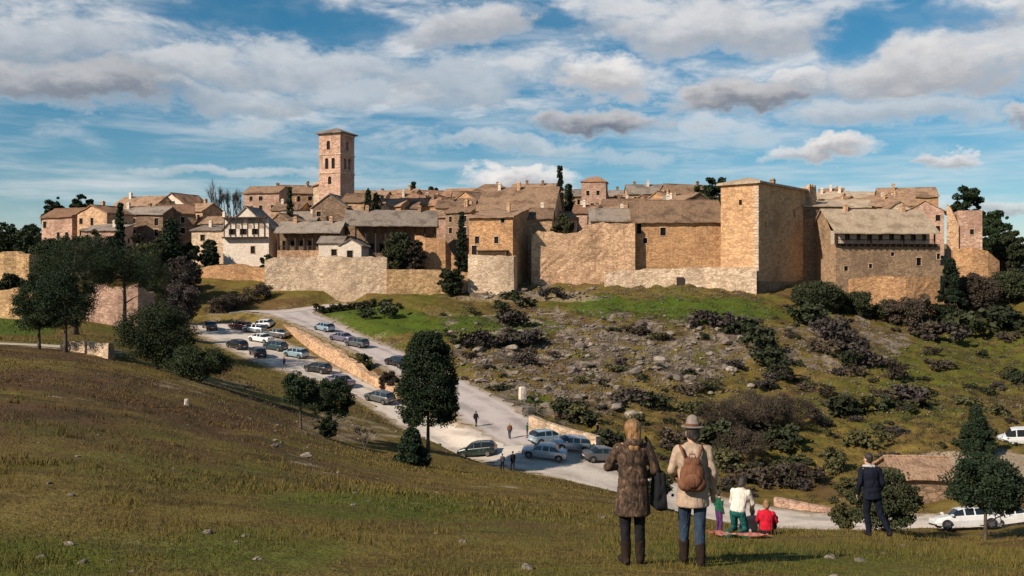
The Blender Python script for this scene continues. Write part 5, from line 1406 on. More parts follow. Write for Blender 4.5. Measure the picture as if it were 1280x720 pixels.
def hair_mat(name, c):
    m, T, bs = new_mat(name); v = coords(T, False)
    a = T.noise(T.vscale(v, (1, 1, .12)), 60, 4, .6, dist=.5); b = T.noise(v, 9, 3, .6)
    k = T.mix(T.smooth(a, .35, .65), tuple(x * .45 for x in c), tuple(x * 1.35 for x in c)); k = T.mix(T.math('MULTIPLY', T.smooth(b, .45, .65), .5), k, tuple(x * .5 for x in c))
    T.l(k, bs.inputs['Base Color']); bs.inputs['Roughness'].default_value = .55; bump(T, bs, a, .8, .02); M[name] = m
hair_mat('hair_blond', (.3, .155, .06)); hair_mat('hair_dark', (.03, .02, .015))
def ell_rings(p, q, r0, r1, xd, n=14, k=6, flat=1.0, cap=1.0):
    """Closed tapered capsule from p to q; flat < 1 squashes it across xd."""
    p, q = Vector(p), Vector(q); d = (q - p); L = d.length; d = d / L if L > 1e-6 else Vector((0, 0, 1))
    x = Vector(xd) - d * Vector(xd).dot(d)
    if x.length < 1e-3: x = d.orthogonal()
    x.normalize(); y = d.cross(x); R_ = []
    prof = [(-math.cos(i / 4 * math.pi / 2) * r0 * cap, math.sin(i / 4 * math.pi / 2) * r0) for i in range(5)]
    prof[0] = (-r0 * cap, r0 * .04)
    prof += [(L * i / k, r0 + (r1 - r0) * i / k) for i in range(1, k)]
    prof += [(L + math.sin(i / 4 * math.pi / 2) * r1 * cap, max(.04 * r1, math.cos(i / 4 * math.pi / 2) * r1)) for i in range(5)]
    for t, r in prof:
        f = flat
        R_.append([p + d * t * 1.0 + x * math.cos(a) * r + y * math.sin(a) * r * f for a in [j * 2 * math.pi / n for j in range(n)]])
    return R_
def ellipsoid(c, r, axis=(0, 0, 1), xd=(1, 0, 0), n=14, k=9):
    c = Vector(c); d = Vector(axis).normalized(); x = (Vector(xd) - d * Vector(xd).dot(d)).normalized(); y = d.cross(x)
    R_ = []
    for i in range(k + 1):
        t = i / k * math.pi; s = max(.03, math.sin(t))
        R_.append([c - d * math.cos(t) * r[2] + x * math.cos(a) * r[0] * s + y * math.sin(a) * r[1] * s for a in [j * 2 * math.pi / n for j in range(n)]])
    return R_
def fuse(name, shapes, mat, parent, vox=.012, smooth=4, noise=0.0):
    """Union of closed shapes as ONE continuous smooth surface."""
    m = MB()
    for s in shapes: m.loft(s)
    me = m.mesh(name, M[mat]); o = link_mesh(name, me)
    r = o.modifiers.new('r', 'REMESH'); r.mode = 'VOXEL'; r.voxel_size = vox
    s = o.modifiers.new('s', 'SMOOTH'); s.iterations = smooth; s.factor = .5
    dg = bpy.context.evaluated_depsgraph_get(); dg.update()
    nm = bpy.data.meshes.new_from_object(o.evaluated_get(dg), depsgraph=dg)
    bpy.data.objects.remove(o); bpy.data.meshes.remove(me)
    if noise:
        v = np.empty(len(nm.vertices) * 3, np.float32); nm.vertices.foreach_get('co', v); v = v.reshape(-1, 3)
        k = fbm(v[:, 0] * 9 + v[:, 1] * 7, v[:, 2] * 4, 3) - .5
        v[:, 0] += k * noise; v[:, 1] += (fbm(v[:, 0] * 8 + 5, v[:, 2] * 5 + v[:, 1] * 6, 3) - .5) * noise
        v[:, 1] += (fbm(v[:, 0] * 16 + 3, v[:, 2] * 2.2, 2) - .5) * noise * .7
        nm.vertices.foreach_set('co', v.ravel())
    nm.polygons.foreach_set('use_smooth', np.ones(len(nm.polygons), bool))
    nm.materials.clear(); nm.materials.append(M[mat]); nm.update(); nm.name = name
    return link_mesh(name, nm, parent)

STAND = dict(pelvis=(0, 0, .95), chest=(0, .0, 1.27), neck=(0, -.005, 1.47), head=(0, .02, 1.60), face=(0, 1, 0),
             shl=(-.175, 0, 1.40), ell=(-.23, -.03, 1.12), wrl=(-.24, .05, .87), shr=(.175, 0, 1.40), elr=(.23, -.03, 1.12), wrr=(.24, .05, .87),
             hpl=(-.09, 0, .92), knl=(-.1, .015, .49), anl=(-.105, -.02, .085), hpr=(.09, 0, .92), knr=(.1, .015, .49), anr=(.105, -.02, .085), tol=(-.12, .14, .035), tor=(.12, .14, .035))
def pose(**k): d = dict(STAND); d.update(k); return d

def person(label, loc, rz, J, h=1.7, vox=.012, hair='hair_dark', hairlen=0, cat='person', top=None, topcol='navy', trousers='trousers_black', shoes='boots_brown', boots=False, group=None, skirt=None,
           hood=None, fine=False, sleeves=True, collar=None):
    s = h / 1.72
    P = {k: Vector(v) * (s if k != 'face' else 1) for k, v in J.items()}
    root = empty('person', loc, rz); tag(root, label, cat, group)
    up = (P['neck'] - P['pelvis']).normalized(); lat = (P['shr'] - P['shl']).normalized(); f = P['face'].normalized(); hu = (P['head'] - P['neck']).normalized()
    hu = (hu - f * hu.dot(f)).normalized(); hl = f.cross(hu)
    hc = P['head']
    S = [ellipsoid(hc + hu * .035 * s, (.076 * s, .094 * s, .105 * s), hu, hl), ellipsoid(hc - hu * .05 * s + f * .022 * s, (.058 * s, .07 * s, .075 * s), hu, hl),
         ell_rings(hc + f * .088 * s + hu * .015 * s, hc + f * .108 * s - hu * .018 * s, .011 * s, .016 * s, hl), ellipsoid(hc + hl * .077 * s - hu * .005 * s, (.012 * s, .022 * s, .032 * s), hu, hl), ellipsoid(hc - hl * .077 * s - hu * .005 * s, (.012 * s, .022 * s, .032 * s), hu, hl),
         ell_rings(P['neck'] - up * .06 * s, hc - hu * .03 * s, .06 * s, .052 * s, lat),
         ellipsoid(P['chest'] + up * .02 * s, (.165 * s, .105 * s, .2 * s), up, lat), ellipsoid((P['chest'] + P['pelvis']) / 2, (.14 * s, .1 * s, .2 * s), up, lat), ellipsoid(P['pelvis'] + up * .0, (.158 * s, .115 * s, .13 * s), up, lat),
         ell_rings(P['shl'], P['shr'], .06 * s, .06 * s, (0, 0, 1))]
    for sd in 'lr':
        sg = -1 if sd == 'l' else 1
        S.append(ell_rings(P['sh' + sd], P['el' + sd], .052 * s, .041 * s, lat)); S.append(ell_rings(P['el' + sd], P['wr' + sd], .041 * s, .027 * s, lat))
        S.append(ell_rings(P['hp' + sd], P['kn' + sd], .084 * s, .056 * s, lat)); S.append(ell_rings(P['kn' + sd], P['an' + sd], .055 * s, .037 * s, lat)); S.append(ell_rings(P['an' + sd] - Vector((0, 0, .03 * s)), P['to' + sd], .038 * s, .03 * s, lat))
        d = (P['wr' + sd] - P['el' + sd]).normalized(); w = P['wr' + sd]; side = d.cross(f); side = side.normalized() if side.length > .1 else lat
        pn = d.cross(side).normalized()
        S.append(ell_rings(w, w + d * .07 * s, .026 * s, .034 * s, side, flat=.5))
        for q, (off, ln) in enumerate(((-.027, .062), (-.009, .075), (.009, .07), (.026, .055))):
            b = w + d * .08 * s + side * off * s; k = b + d * ln * .5 * s + pn * .008 * s; e = k + d * ln * .5 * s + pn * .02 * s
            S.append(ell_rings(b, k, .0095 * s, .009 * s, side, 8, 2)); S.append(ell_rings(k, e, .009 * s, .0075 * s, side, 8, 2))
        tb = w + d * .025 * s - side * .026 * s; S.append(ell_rings(tb, tb + (d * .6 - side * .6).normalized() * .055 * s + pn * .012 * s, .012 * s, .009 * s, side, 8, 2))
    fuse('body', S, 'skin', root, .0085 if fine else max(.012, vox), 2)
    for sg in (-1, 1):
        m = MB(); m.loft(ellipsoid(hc + f * .086 * s + hl * sg * .031 * s + hu * .022 * s, (.012 * s, .007 * s, .007 * s), hu, hl, 8, 5)); m.build('eye', M['eye_dark'], root, True)
    m = MB(); m.loft(ellipsoid(hc + f * .09 * s - hu * .052 * s, (.022 * s, .009 * s, .006 * s), hu, hl, 8, 5)); m.build('mouth', M['lip'], root, True)
    # hair
    if hair:
        Hh = [ellipsoid(hc + hu * .05 * s - f * .018 * s, (.086 * s, .1 * s, .1 * s), hu, hl)]
        if hairlen: Hh += [ell_rings(hc - f * .06 * s + hu * .02 * s, hc - f * .075 * s - hu * hairlen * s, .078 * s, .06 * s, hl, flat=.6), ell_rings(hc + hl * .06 * s - f * .03 * s, hc + hl * .06 * s - f * .04 * s - hu * hairlen * .9 * s, .035 * s, .03 * s, hl), ell_rings(hc - hl * .06 * s - f * .03 * s, hc - hl * .06 * s - f * .04 * s - hu * hairlen * .9 * s, .035 * s, .03 * s, hl)]
        else: Hh.append(ellipsoid(hc - f * .045 * s - hu * .01 * s, (.078 * s, .06 * s, .07 * s), hu, hl))
        if hairlen > .1: Hh += [ellipsoid(hc + hu * .03 * s - f * .03 * s, (.108 * s, .11 * s, .115 * s), hu, hl), ell_rings(hc - f * .07 * s, hc - f * .085 * s - hu * hairlen * s, .1 * s, .085 * s, hl, flat=.6)]
        fuse('hair', Hh, hair, root, max(.011, vox), 2, .05 if hairlen > .1 else .025)
    # trousers
    t = [ellipsoid(P['pelvis'], (.172 * s, .13 * s, .13 * s), up, lat)]
    for sd in 'lr':
        t.append(ell_rings(P['hp' + sd], P['kn' + sd], .098 * s, .07 * s, lat)); e = P['an' + sd]
        if boots: e = P['kn' + sd].lerp(e, .75)
        t.append(ell_rings(P['kn' + sd], e, .068 * s, .056 * s, lat))
    fuse('trousers', t, trousers, root, max(.012, vox), 3, .02)
    for sd in 'lr':
        a, to = P['an' + sd], P['to' + sd]; dn = (P['an' + sd] - P['kn' + sd]).normalized()
        sh = [ell_rings(a - dn * .0 + Vector((0, 0, -.035 * s)), to + Vector((0, 0, .012 * s)), .052 * s, .043 * s, lat), ell_rings(a - (to - a).normalized() * .04 * s - Vector((0, 0, .04 * s)), a, .04 * s, .05 * s, lat)]
        if boots: sh.append(ell_rings(a, P['kn' + sd].lerp(a, .55), .056 * s, .066 * s, lat))
        fuse('boot' if boots else 'shoe', sh, shoes, root, max(.012, vox), 2)
    # upper garment
    c = [ellipsoid(P['chest'] + up * .02 * s, (.198 * s, .14 * s, .215 * s), up, lat), ellipsoid((P['chest'] + P['pelvis']) / 2, (.182 * s, .14 * s, .2 * s), up, lat), ell_rings(P['shl'] - up * .015 * s, P['shr'] - up * .02 * s, .07 * s, .07 * s, (0, 0, 1)),
         ellipsoid(P['neck'] - up * .035 * s, (.095 * s, .085 * s, .07 * s), up, lat), ellipsoid(P['pelvis'] + up * .05 * s, (.185 * s, .142 * s, .13 * s), up, lat)]
    if skirt:
        for (z0, z1, r0, r1) in skirt: c.append(ell_rings(P['pelvis'] + up * z0 * s, P['pelvis'] + up * z1 * s, r0 * s, r1 * s, lat, 18, 8, .72, .12))
    for sd in 'lr':
        c.append(ell_rings(P['sh' + sd], P['el' + sd], .066 * s, .056 * s, lat)); c.append(ell_rings(P['el' + sd], P['wr' + sd], .06 * s, .046 * s, lat))
    fuse(top or 'jacket', c, topcol, root, max(.012, vox), 3, .035)
    if hood:
        fuse('hood', [ellipsoid(P['neck'] - f * .06 * s + up * .0, (.12 * s, .075 * s, .07 * s), up, lat)], hood, root, .014, 2, .02)
    if collar:
        fuse('scarf', [ell_rings(P['neck'] + lat * .09 * s * math.cos(a) + f * .08 * s * math.sin(a) + up * .0, P['neck'] + lat * .09 * s * math.cos(a + .9) + f * .08 * s * math.sin(a + .9), .035 * s, .035 * s, up) for a in (0, .9, 1.8, 2.7, 3.6, 4.5, 5.4)], collar, root, .014, 2, .02)
    return root, P, s
def foot(px, py, y0=8, y1=60): return hit(px, py, y0, y1)

# two strollers in front
g1 = grd(791, 12.2)
J1 = pose(ell=(-.30, .04, 1.17), wrl=(-.16, .24, 1.13), elr=(.27, -.02, 1.14), wrr=(.2, .2, 1.02), face=(-.1, 1, -.08), anl=(-.085, -.02, .085), knl=(-.085, .02, .49), anr=(.095, .02, .085), knr=(.09, .03, .49))
p1, P1, s1_ = person('woman with blond hair in long brown mottled coat, seen from behind', g1, R(4), J1, 1.76, .012, 'hair_blond', .17, top='coat', topcol='coat_pattern', trousers='trousers_black', shoes='boots_brown', boots=True,
                     skirt=[(.1, -.34, .17, .225)], fine=True, hood='coat_pattern')
g2 = grd(866, 12.2)
J2 = pose(pelvis=(0, 0, .95), chest=(-.005, .01, 1.27), ell=(-.25, .02, 1.15), wrl=(-.16, .22, 1.05), elr=(.235, -.04, 1.13), wrr=(.25, .06, .89), face=(-.25, 1, -.02), anl=(-.095, .10, .085), knl=(-.09, .08, .5), tol=(-.11, .26, .035), anr=(.085, -.10, .085), knr=(.085, -.01, .48), tor=(.10, .06, .035))
p2, P2, s2_ = person('walker in cream jacket and grey hat carrying brown backpack, seen from behind', g2, R(-4), J2, 1.74, .012, 'hair_dark', .04, top='jacket', topcol='jacket_cream', trousers='denim', shoes='boots_brown', boots=True,
                     skirt=[(.1, -.22, .175, .205)], fine=True)
# hat on the second walker
hm = fuse('hat', [ell_rings(P2['head'] + Vector((0, -.005, .09)), P2['head'] + Vector((0, -.005, .15)), .098, .08, (1, 0, 0), 18, 3), ellipsoid(P2['head'] + Vector((0, .0, .082)), (.145, .155, .016), (0, 0, 1), (1, 0, 0), 22, 7)], 'hat_grey', p2, .009, 3)
k = MB(); k.loft([[(P2['head'].x + .105 * math.cos(a), P2['head'].y - .005 + .105 * math.sin(a), P2['head'].z + z) for a in [i * math.pi / 12 for i in range(24)]] for z in (.095, .125)], cap=False)
k.build('hat_band', M['leather_brown'], hm, True)
def at_person(P, g, rz, v): return Matrix.Translation(g) @ Matrix.Rotation(rz, 4, 'Z') @ Vector(v)
# backpack (worn: a thing of its own)
bp = empty('backpack', at_person(P2, g2, R(-4), (-.03, -.21, 1.02)), R(-4)); tag(bp, 'rounded brown leather backpack on the cream jacket of the hat wearer', 'backpack')
fuse('bag', [ellipsoid((0, 0, .12), (.155, .085, .19)), ell_rings((-.08, 0, .02), (.08, 0, .02), .095, .095, (0, 0, 1), flat=.9), ell_rings((-.05, 0, .28), (.05, 0, .28), .06, .06, (0, 0, 1))], 'leather_brown', bp, .011, 4, .02)
fuse('pocket', [ellipsoid((0, -.075, .07), (.105, .045, .09))], 'leather_brown', bp, .009, 3)
for sx in (-1, 1):
    k = MB(); k.tube([(sx * .08, .03, .32), (sx * .12, .09, .43), (sx * .135, .2, .45), (sx * .15, .33, .36), (sx * .17, .36, .2), (sx * .17, .26, .04), (sx * .12, .06, .0)], .016, 6); k.build('strap', M['leather_brown'], bp, True)
k = MB(); k.tube([(-.04, 0, .33), (-.03, -.01, .38), (.03, -.01, .38), (.04, 0, .33)], .009, 6); k.build('handle', M['leather_brown'], bp, True)
# black bag hanging at the woman's right
bg_ = empty('shoulder_bag', at_person(P1, g1, R(4), (.33, .02, .66)), R(4)); tag(bg_, 'big black shoulder bag hanging at right side of the brown coat', 'bag')
fuse('bag', [ell_rings((0, -.1, .09), (0, .1, .09), .085, .085, (0, 0, 1), flat=1), *[ell_rings((sx * .045, sy * .13, .06), (sx * .03, sy * .11, .46), .04, .03, (1, 0, 0)) for sx in (-1, 1) for sy in (-1, 0, 1)], ellipsoid((0, 0, .26), (.07, .15, .22))], 'black_cloth', bg_, .012, 4, .03)
k = MB(); k.tube([(0, -.1, .45), (-.05, -.11, .62), (-.14, -.085, .86), (-.165, .01, .895), (-.14, .1, .85), (-.05, .11, .62), (0, .1, .45)], .014, 6); k.build('strap', M['black_cloth'], bg_, True)

# man in navy at right
g3 = grd(1090, 20.6)
J3 = pose(chest=(-.03, .02, 1.28), neck=(-.05, .03, 1.47), head=(-.06, .05, 1.60), face=(-.45, .9, -.1), pelvis=(0, 0, .93), ell=(-.27, -.02, 1.13), wrl=(-.25, .1, .9), elr=(.22, -.02, 1.13), wrr=(.2, .12, .93),
          shl=(-.21, .02, 1.40), shr=(.14, .02, 1.40), hpl=(-.09, 0, .9), hpr=(.09, 0, .9), knl=(-.06, .12, .5), anl=(-.02, .1, .085), tol=(-.06, .26, .035), knr=(.18, .0, .48), anr=(.33, -.1, .12), tor=(.36, .05, .035))
person('man in dark navy jacket and trousers striding down the grass at right', g3, R(2), J3, 1.72, .014, 'hair_dark', 0, topcol='navy', trousers='navy', shoes='boots_brown', skirt=[(.1, -.12, .17, .19)], fine=True, collar='pale_grey')

# picnic group
KNEEL = pose(pelvis=(0, 0, .50), chest=(.02, .1, .80), neck=(.03, .15, .99), head=(.035, .2, 1.11), face=(.3, .9, -.4), shl=(-.15, .13, .93), shr=(.2, .13, .93), ell=(-.22, .2, .66), wrl=(-.16, .34, .46), elr=(.26, .24, .68), wrr=(.18, .4, .52),
             hpl=(-.09, 0, .48), hpr=(.09, 0, .48), knl=(-.13, .16, .09), knr=(.13, .16, .09), anl=(-.13, -.24, .07), anr=(.13, -.24, .07), tol=(-.13, -.38, .035), tor=(.13, -.38, .035))
g = grd(922, 22.6); person('dark haired woman in white top and teal trousers kneeling on the grass', g, R(-35), KNEEL, 1.76, .014, 'hair_dark', .06, top='top', topcol='white_cloth', trousers='teal', shoes='shoe_white', fine=True)
SIT = pose(pelvis=(0, 0, .12), chest=(0, .0, .42), neck=(0, .03, .62), head=(0, .06, .75), face=(0, 1, -.25), shl=(-.17, .02, .55), shr=(.17, .02, .55), ell=(-.24, .12, .33), wrl=(-.16, .32, .3), elr=(.24, .12, .33), wrr=(.16, .32, .3),
           hpl=(-.09, .03, .12), hpr=(.09, .03, .12), knl=(-.2, .38, .36), knr=(.2, .38, .36), anl=(-.14, .62, .08), anr=(.14, .62, .08), tol=(-.16, .78, .04), tor=(.16, .78, .04))
g = grd(958, 22.4); person('child with fair hair in bright red jacket sitting on the grass', g, R(-20), SIT, 1.5, .013, 'hair_blond', .05, topcol='red_cloth', trousers='trousers_black', shoes='boots_brown', fine=True)
g = grd(941, 23.0); person('small child in pale pink sitting between red jacket and kneeling woman', g, R(15), SIT, 1.15, .013, 'hair_blond', .06, top='jumper', topcol='pale_pink', trousers='pale_grey', shoes='shoe_white', fine=True)
g = grd(899, 22.8); person('toddler in green top standing left of the kneeling woman', g, R(-60), pose(head=(0, .02, 1.63), ell=(-.26, .03, 1.14), wrl=(-.2, .2, 1.0)), .95, .012, 'hair_dark', .03, top='jumper', topcol='green_cloth', trousers='purple_cloth', shoes='shoe_white', fine=True)
# blanket and scattered clothes
def blanket(label, px, Y, w, d, mat, seed, name='picnic_blanket', cat='blanket', rz=0):
    c = grd(px, Y); m = MB(); n = 14
    def top(u, v, dz=0.0):
        x = (u - .5) * w; y = (v - .5) * d; X, Y_ = c.x + x * math.cos(rz) - y * math.sin(rz), c.y + x * math.sin(rz) + y * math.cos(rz)
        return (X - c.x, Y_ - c.y, h1(X, Y_) - c.z + .03 + dz + .09 * float(vnoise(np.array([X * 5 + seed]), np.array([Y_ * 6]))[0]) ** 2)
    m.grid(lambda u, v: top(u, v, .012), n, n); m.grid(lambda u, v: top(1 - u, v), n, n)
    for k in range(n):
        a, b = k / n, (k + 1) / n
        for (p, q) in (((a, 0), (b, 0)), ((b, 1), (a, 1)), ((1, a), (1, b)), ((0, b), (0, a))):
            m.poly([top(*p), top(*q), top(*q, .012), top(*p, .012)])
    tag(m.build(name, mat, loc=c, smooth=True), label, cat)
def plaid():
    m, T, bs = new_mat('plaid'); v = coords(T, False)
    a = T.noise(v, 5, 3, .6); w = T.n('ShaderNodeTexWave', bands_direction='X'); w.inputs['Scale'].default_value = 2.2; T.l(v, w.inputs[0])
    w2 = T.n('ShaderNodeTexWave', bands_direction='Y'); w2.inputs['Scale'].default_value = 2.2; T.l(v, w2.inputs[0])
    c = T.mix(T.smooth(w.outputs['Fac'], .4, .6), (.5, .12, .07), (.55, .3, .2)); c = T.mix(T.math('MULTIPLY', T.smooth(w2.outputs['Fac'], .5, .6), .6), c, (.42, .06, .05))
    T.l(c, bs.inputs['Base Color']); bs.inputs['Roughness'].default_value = .95; return m
M['plaid'] = plaid()
blanket('reddish plaid blanket spread on the grass before the kneeling woman', 924, 20.9, 1.15, .95, M['plaid'], 1)
blanket('small folded green cloth lying in front of the reddish blanket', 921, 19.9, .55, .3, M['green_cloth'], 2, 'green_cloth', 'cloth', .2)

# people on the road
WALK = pose(knl=(-.09, .14, .5), anl=(-.09, .2, .09), tol=(-.1, .36, .05), knr=(.09, .0, .48), anr=(.09, -.22, .13), tor=(.1, -.1, .04), ell=(-.23, -.12, 1.14), wrl=(-.22, -.05, .9), elr=(.23, .06, 1.13), wrr=(.22, .22, .93))
FAR = [(641, 590, 'person in dark coat walking on the road behind the dark hatchback', 20, WALK, 1.78, 'black_cloth', 'trousers_black'),
       (628, 590, 'person in grey walking beside the dark coated one on the road', 15, WALK, 1.5, 'grey_cloth', 'trousers_black'),
       (595, 534, 'lone person in black walking on verge of the upper road', -30, WALK, 1.75, 'black_cloth', 'trousers_black'),
       (637, 549, 'person in brown walking down the middle of the road junction', 170, WALK, 1.7, 'leather_brown', 'denim'),
       (659, 548, 'person in green standing left of the silver parked cars', 90, STAND, 1.65, 'green_cloth', 'denim'),
       (355, 462, 'person in mauve walking at lower edge of the parking area', 40, WALK, 1.75, 'purple_cloth', 'grey_cloth'),
       (747, 548, 'person in navy standing by the pale roadside wall', 60, STAND, 1.75, 'navy', 'denim')]
for px, py, lb, a, J, h, c, t in FAR:
    g = hit(px, py, 85, 200); person(lb, g + Vector((0, 0, .06)), R(a), J, h, .022, 'hair_dark', 0, topcol=c, trousers=t)
# ------------------------------------------------------------------ parked cars
def paint(name, c, metal=.3):
    m, T, bs = new_mat(name); bs.inputs['Base Color'].default_value = (*c, 1); bs.inputs['Roughness'].default_value = .28; bs.inputs['Metallic'].default_value = metal
    bs.inputs['Coat Weight'].default_value = .6; bs.inputs['Coat Roughness'].default_value = .08
    n = T.noise(coords(T), 2.5, 4, .6); T.l(T.mix(T.smooth(n, .4, .75), c, tuple(x * .75 + .04 for x in c)), bs.inputs['Base Color'])
    T.l(T.smooth(n, .3, .7, .22, .42), bs.inputs['Roughness']); M[name] = m; return m
for nm, c, mt in (('paint_white', (.72, .72, .71), 0), ('paint_silver', (.42, .47, .52), .5), ('paint_black', (.012, .014, .016), .1), ('paint_teal', (.02, .06, .075), .3), ('paint_red', (.13, .025, .02), .1), ('paint_mauve', (.2, .17, .24), .3),
                  ('paint_lightblue', (.3, .42, .5), .3), ('paint_grey', (.13, .135, .14), .4), ('paint_darkgreen', (.014, .03, .026), .2)): paint(nm, c, mt)
M['tyre'] = flat_mat('tyre', (.015, .015, .015), .9); M['rim'] = flat_mat('rim', (.35, .35, .36), .35, .1, 3, .5, .8)
M['glass'] = flat_mat('glass', (.015, .02, .025), .06, .1, 1, .7); M['lamp_clear'] = flat_mat('lamp_clear', (.6, .6, .58), .15, .1, 2, .6); M['lamp_red'] = flat_mat('lamp_red', (.35, .015, .015), .2, .1, 2, .6)
M['plate'] = flat_mat('plate', (.62, .62, .6), .5, .05, 2); M['trim'] = flat_mat('trim', (.02, .02, .02), .6)
PROF = {  # length position, half width, sill, belt, roof (None: no cabin)
 'hatchback': [(-2.0, .70, .42, .80, 0), (-1.93, .78, .32, .92, 0), (-1.80, .83, .28, .96, 1.20), (-1.55, .85, .26, .97, 1.42), (-.75, .86, .24, .95, 1.47), (-.65, .86, .24, .95, 1.47), (.05, .86, .24, .93, 1.46), (.15, .86, .24, .93, 1.45), (.55, .86, .24, .92, 1.36), (1.05, .85, .25, .92, 1.0), (1.15, .84, .26, .91, 0), (1.7, .80, .28, .80, 0), (1.95, .70, .32, .70, 0), (2.03, .60, .40, .60, 0)],
 'saloon': [(-2.25, .68, .45, .80, 0), (-2.17, .78, .34, .93, 0), (-1.75, .83, .28, .97, 0), (-1.55, .84, .27, .97, 1.02), (-.95, .85, .25, .95, 1.40), (-.55, .86, .24, .95, 1.44), (-.45, .86, .24, .95, 1.44), (.15, .86, .24, .94, 1.43), (.25, .86, .24, .94, 1.42), (.6, .86, .24, .93, 1.34), (1.12, .85, .25, .92, .97), (1.22, .84, .26, .91, 0), (1.85, .80, .28, .80, 0), (2.12, .70, .32, .70, 0), (2.22, .60, .40, .60, 0)],
 'van': [(-2.2, .74, .45, 1.0, 1.70), (-2.15, .84, .34, 1.05, 1.82), (-1.7, .88, .28, 1.05, 1.86), (-.75, .89, .26, 1.05, 1.88), (-.65, .89, .26, 1.05, 1.88), (.25, .89, .26, 1.04, 1.87), (.35, .89, .26, 1.04, 1.86), (.8, .89, .26, 1.03, 1.76), (1.35, .87, .27, 1.02, 1.10), (1.45, .86, .28, 1.0, 0), (1.9, .82, .3, .9, 0), (2.15, .72, .34, .78, 0), (2.22, .62, .42, .66, 0)]}
def car(label, px, py, ang, kind, pm, y0=60, y1=240, group=None, lift=.1, name='parked_car', cat='car'):
    g = hit(px, py, y0, y1); S = PROF[kind]
    root = empty(name, g + Vector((0, 0, lift)), R(ang)); tag(root, label, cat, group)
    # tilt to the ground under the wheels
    d = Vector((math.cos(R(ang)), math.sin(R(ang)))); dz = h1(g.x + d.x * 1.3, g.y + d.y * 1.3) - h1(g.x - d.x * 1.3, g.y - d.y * 1.3)
    n = Vector((-d.y, d.x)); dr = h1(g.x + n.x * .7, g.y + n.y * .7) - h1(g.x - n.x * .7, g.y - n.y * .7)
    root.rotation_euler = (max(-.15, min(.15, math.atan(dr / 1.4))), -max(-.2, min(.2, math.atan(dz / 2.6))), R(ang))
    body, glass = MB(), MB(); rows = []
    for x, w, b, zb, zr in S:
        cab = zr > 0; zr_ = zr if cab else zb + .035
        wr = w * (.80 if cab else .86); t = min(1, (zr_ - zb) / .45) if cab else 0
        wt = w - (w - wr) * (t if cab else 1)
        rows.append([(x, -w * .93, b), (x, -w - .015, (b + zb) / 2), (x, -w, zb - .06), (x, -w + .03, zb), (x, -wt, zr_ - .05 if cab else zr_ - .01), (x, -wt * .86, zr_), (x, 0, zr_ + .03),
                     (x, wt * .86, zr_), (x, wt, zr_ - .05 if cab else zr_ - .01), (x, w - .03, zb), (x, w, zb - .06), (x, w + .015, (b + zb) / 2), (x, w * .93, b)])
    nq = len(rows[0])
    for i in range(len(rows) - 1):
        c0, c1 = S[i][4] > 0, S[i + 1][4] > 0; narrow = S[i + 1][0] - S[i][0] < .12
        for j in range(nq - 1):
            q = [rows[i][j], rows[i + 1][j], rows[i + 1][j + 1], rows[i][j + 1]]
            side = j in (3, 8); topf = 4 <= j <= 7
            steep = (c0 or c1) and abs(rows[i][6][2] - rows[i + 1][6][2]) > .15 and not narrow
            if (side and (c0 or c1) and not narrow) or (topf and steep): glass.poly(q)
            else: body.poly(q)
    body.poly(rows[0][::-1]); body.poly(rows[-1])
    k = [rows[0][0], rows[-1][0], rows[-1][-1], rows[0][-1]]; body.poly(k)
    bo = body.build('body', M[pm], root, True); glass.build('window', M['glass'], root)
    xf, xr = S[-1][0], S[0][0]
    for x in (xf - .75, xr + .72):
        for s in (-1, 1):
            w = S[len(S) // 2][1]
            m = MB(); R0 = .32; rr = []
            for yv, r in ((-.1, R0 - .04), (-.085, R0), (.085, R0), (.1, R0 - .04)): rr.append([(x + r * math.cos(a), s * (w - .07) + yv, .32 + r * math.sin(a)) for a in [i * math.pi / 9 for i in range(18)]])
            m.loft(rr); wo = m.build('wheel', M['tyre'], root, True)
            m = MB(); yo = s * (w - .07 + .104)
            for i in range(5):
                a = i * 2 * math.pi / 5
                m.poly([(x + .05 * math.cos(a - .8), yo, .32 + .05 * math.sin(a - .8)), (x + .22 * math.cos(a - .32), yo, .32 + .22 * math.sin(a - .32)), (x + .22 * math.cos(a + .32), yo, .32 + .22 * math.sin(a + .32)), (x + .05 * math.cos(a + .8), yo, .32 + .05 * math.sin(a + .8))])
            m.loft([[(x + r * math.cos(b_), yo - s * .004, .32 + r * math.sin(b_)) for b_ in [i * math.pi / 8 for i in range(16)]] for r in (.23, .2)], cap=False)
            m.build('rim', M['rim'], wo)
            # dark arch above the wheel
            m = MB(); pts = [(x + .4 * math.cos(a), s * (w + .012), .32 + .4 * math.sin(a)) for a in [i * math.pi / 10 for i in range(11)]]; pin = [(x + .33 * math.cos(a), s * (w + .012), .32 + .33 * math.sin(a)) for a in [i * math.pi / 10 for i in range(11)]]
            for i in range(10): m.poly([pts[i], pts[i + 1], pin[i + 1], pin[i]])
            m.build('wheel_arch', M['trim'], root)
    for s in (-1, 1):
        for nm, x0, x1, z, mt, w0 in (('headlight', xf - .2, xf - .03, .66 if kind != 'van' else .74, 'lamp_clear', .56), ('tail_light', xr - .02, xr + .06, .82, 'lamp_red', .62)):
            m = MB(); m.box(x0, x1, s * w0 - .11, s * w0 + .11, z - .06, z + .07); m.build(nm, M[mt], root)
        m = MB(); mx = xf - 1.1 if kind != 'van' else xf - .95; m.box(mx - .08, mx + .08, s * .97 - .09, s * .97 + .09, .95, 1.08); m.build('mirror', M[pm], root)
    for x, z in ((xf + .005, .48), (xr - .02, .58)):
        m = MB(); m.box(x - .01, x + .012, -.26, .26, z - .055, z + .055); m.build('number_plate', M['plate'], root)
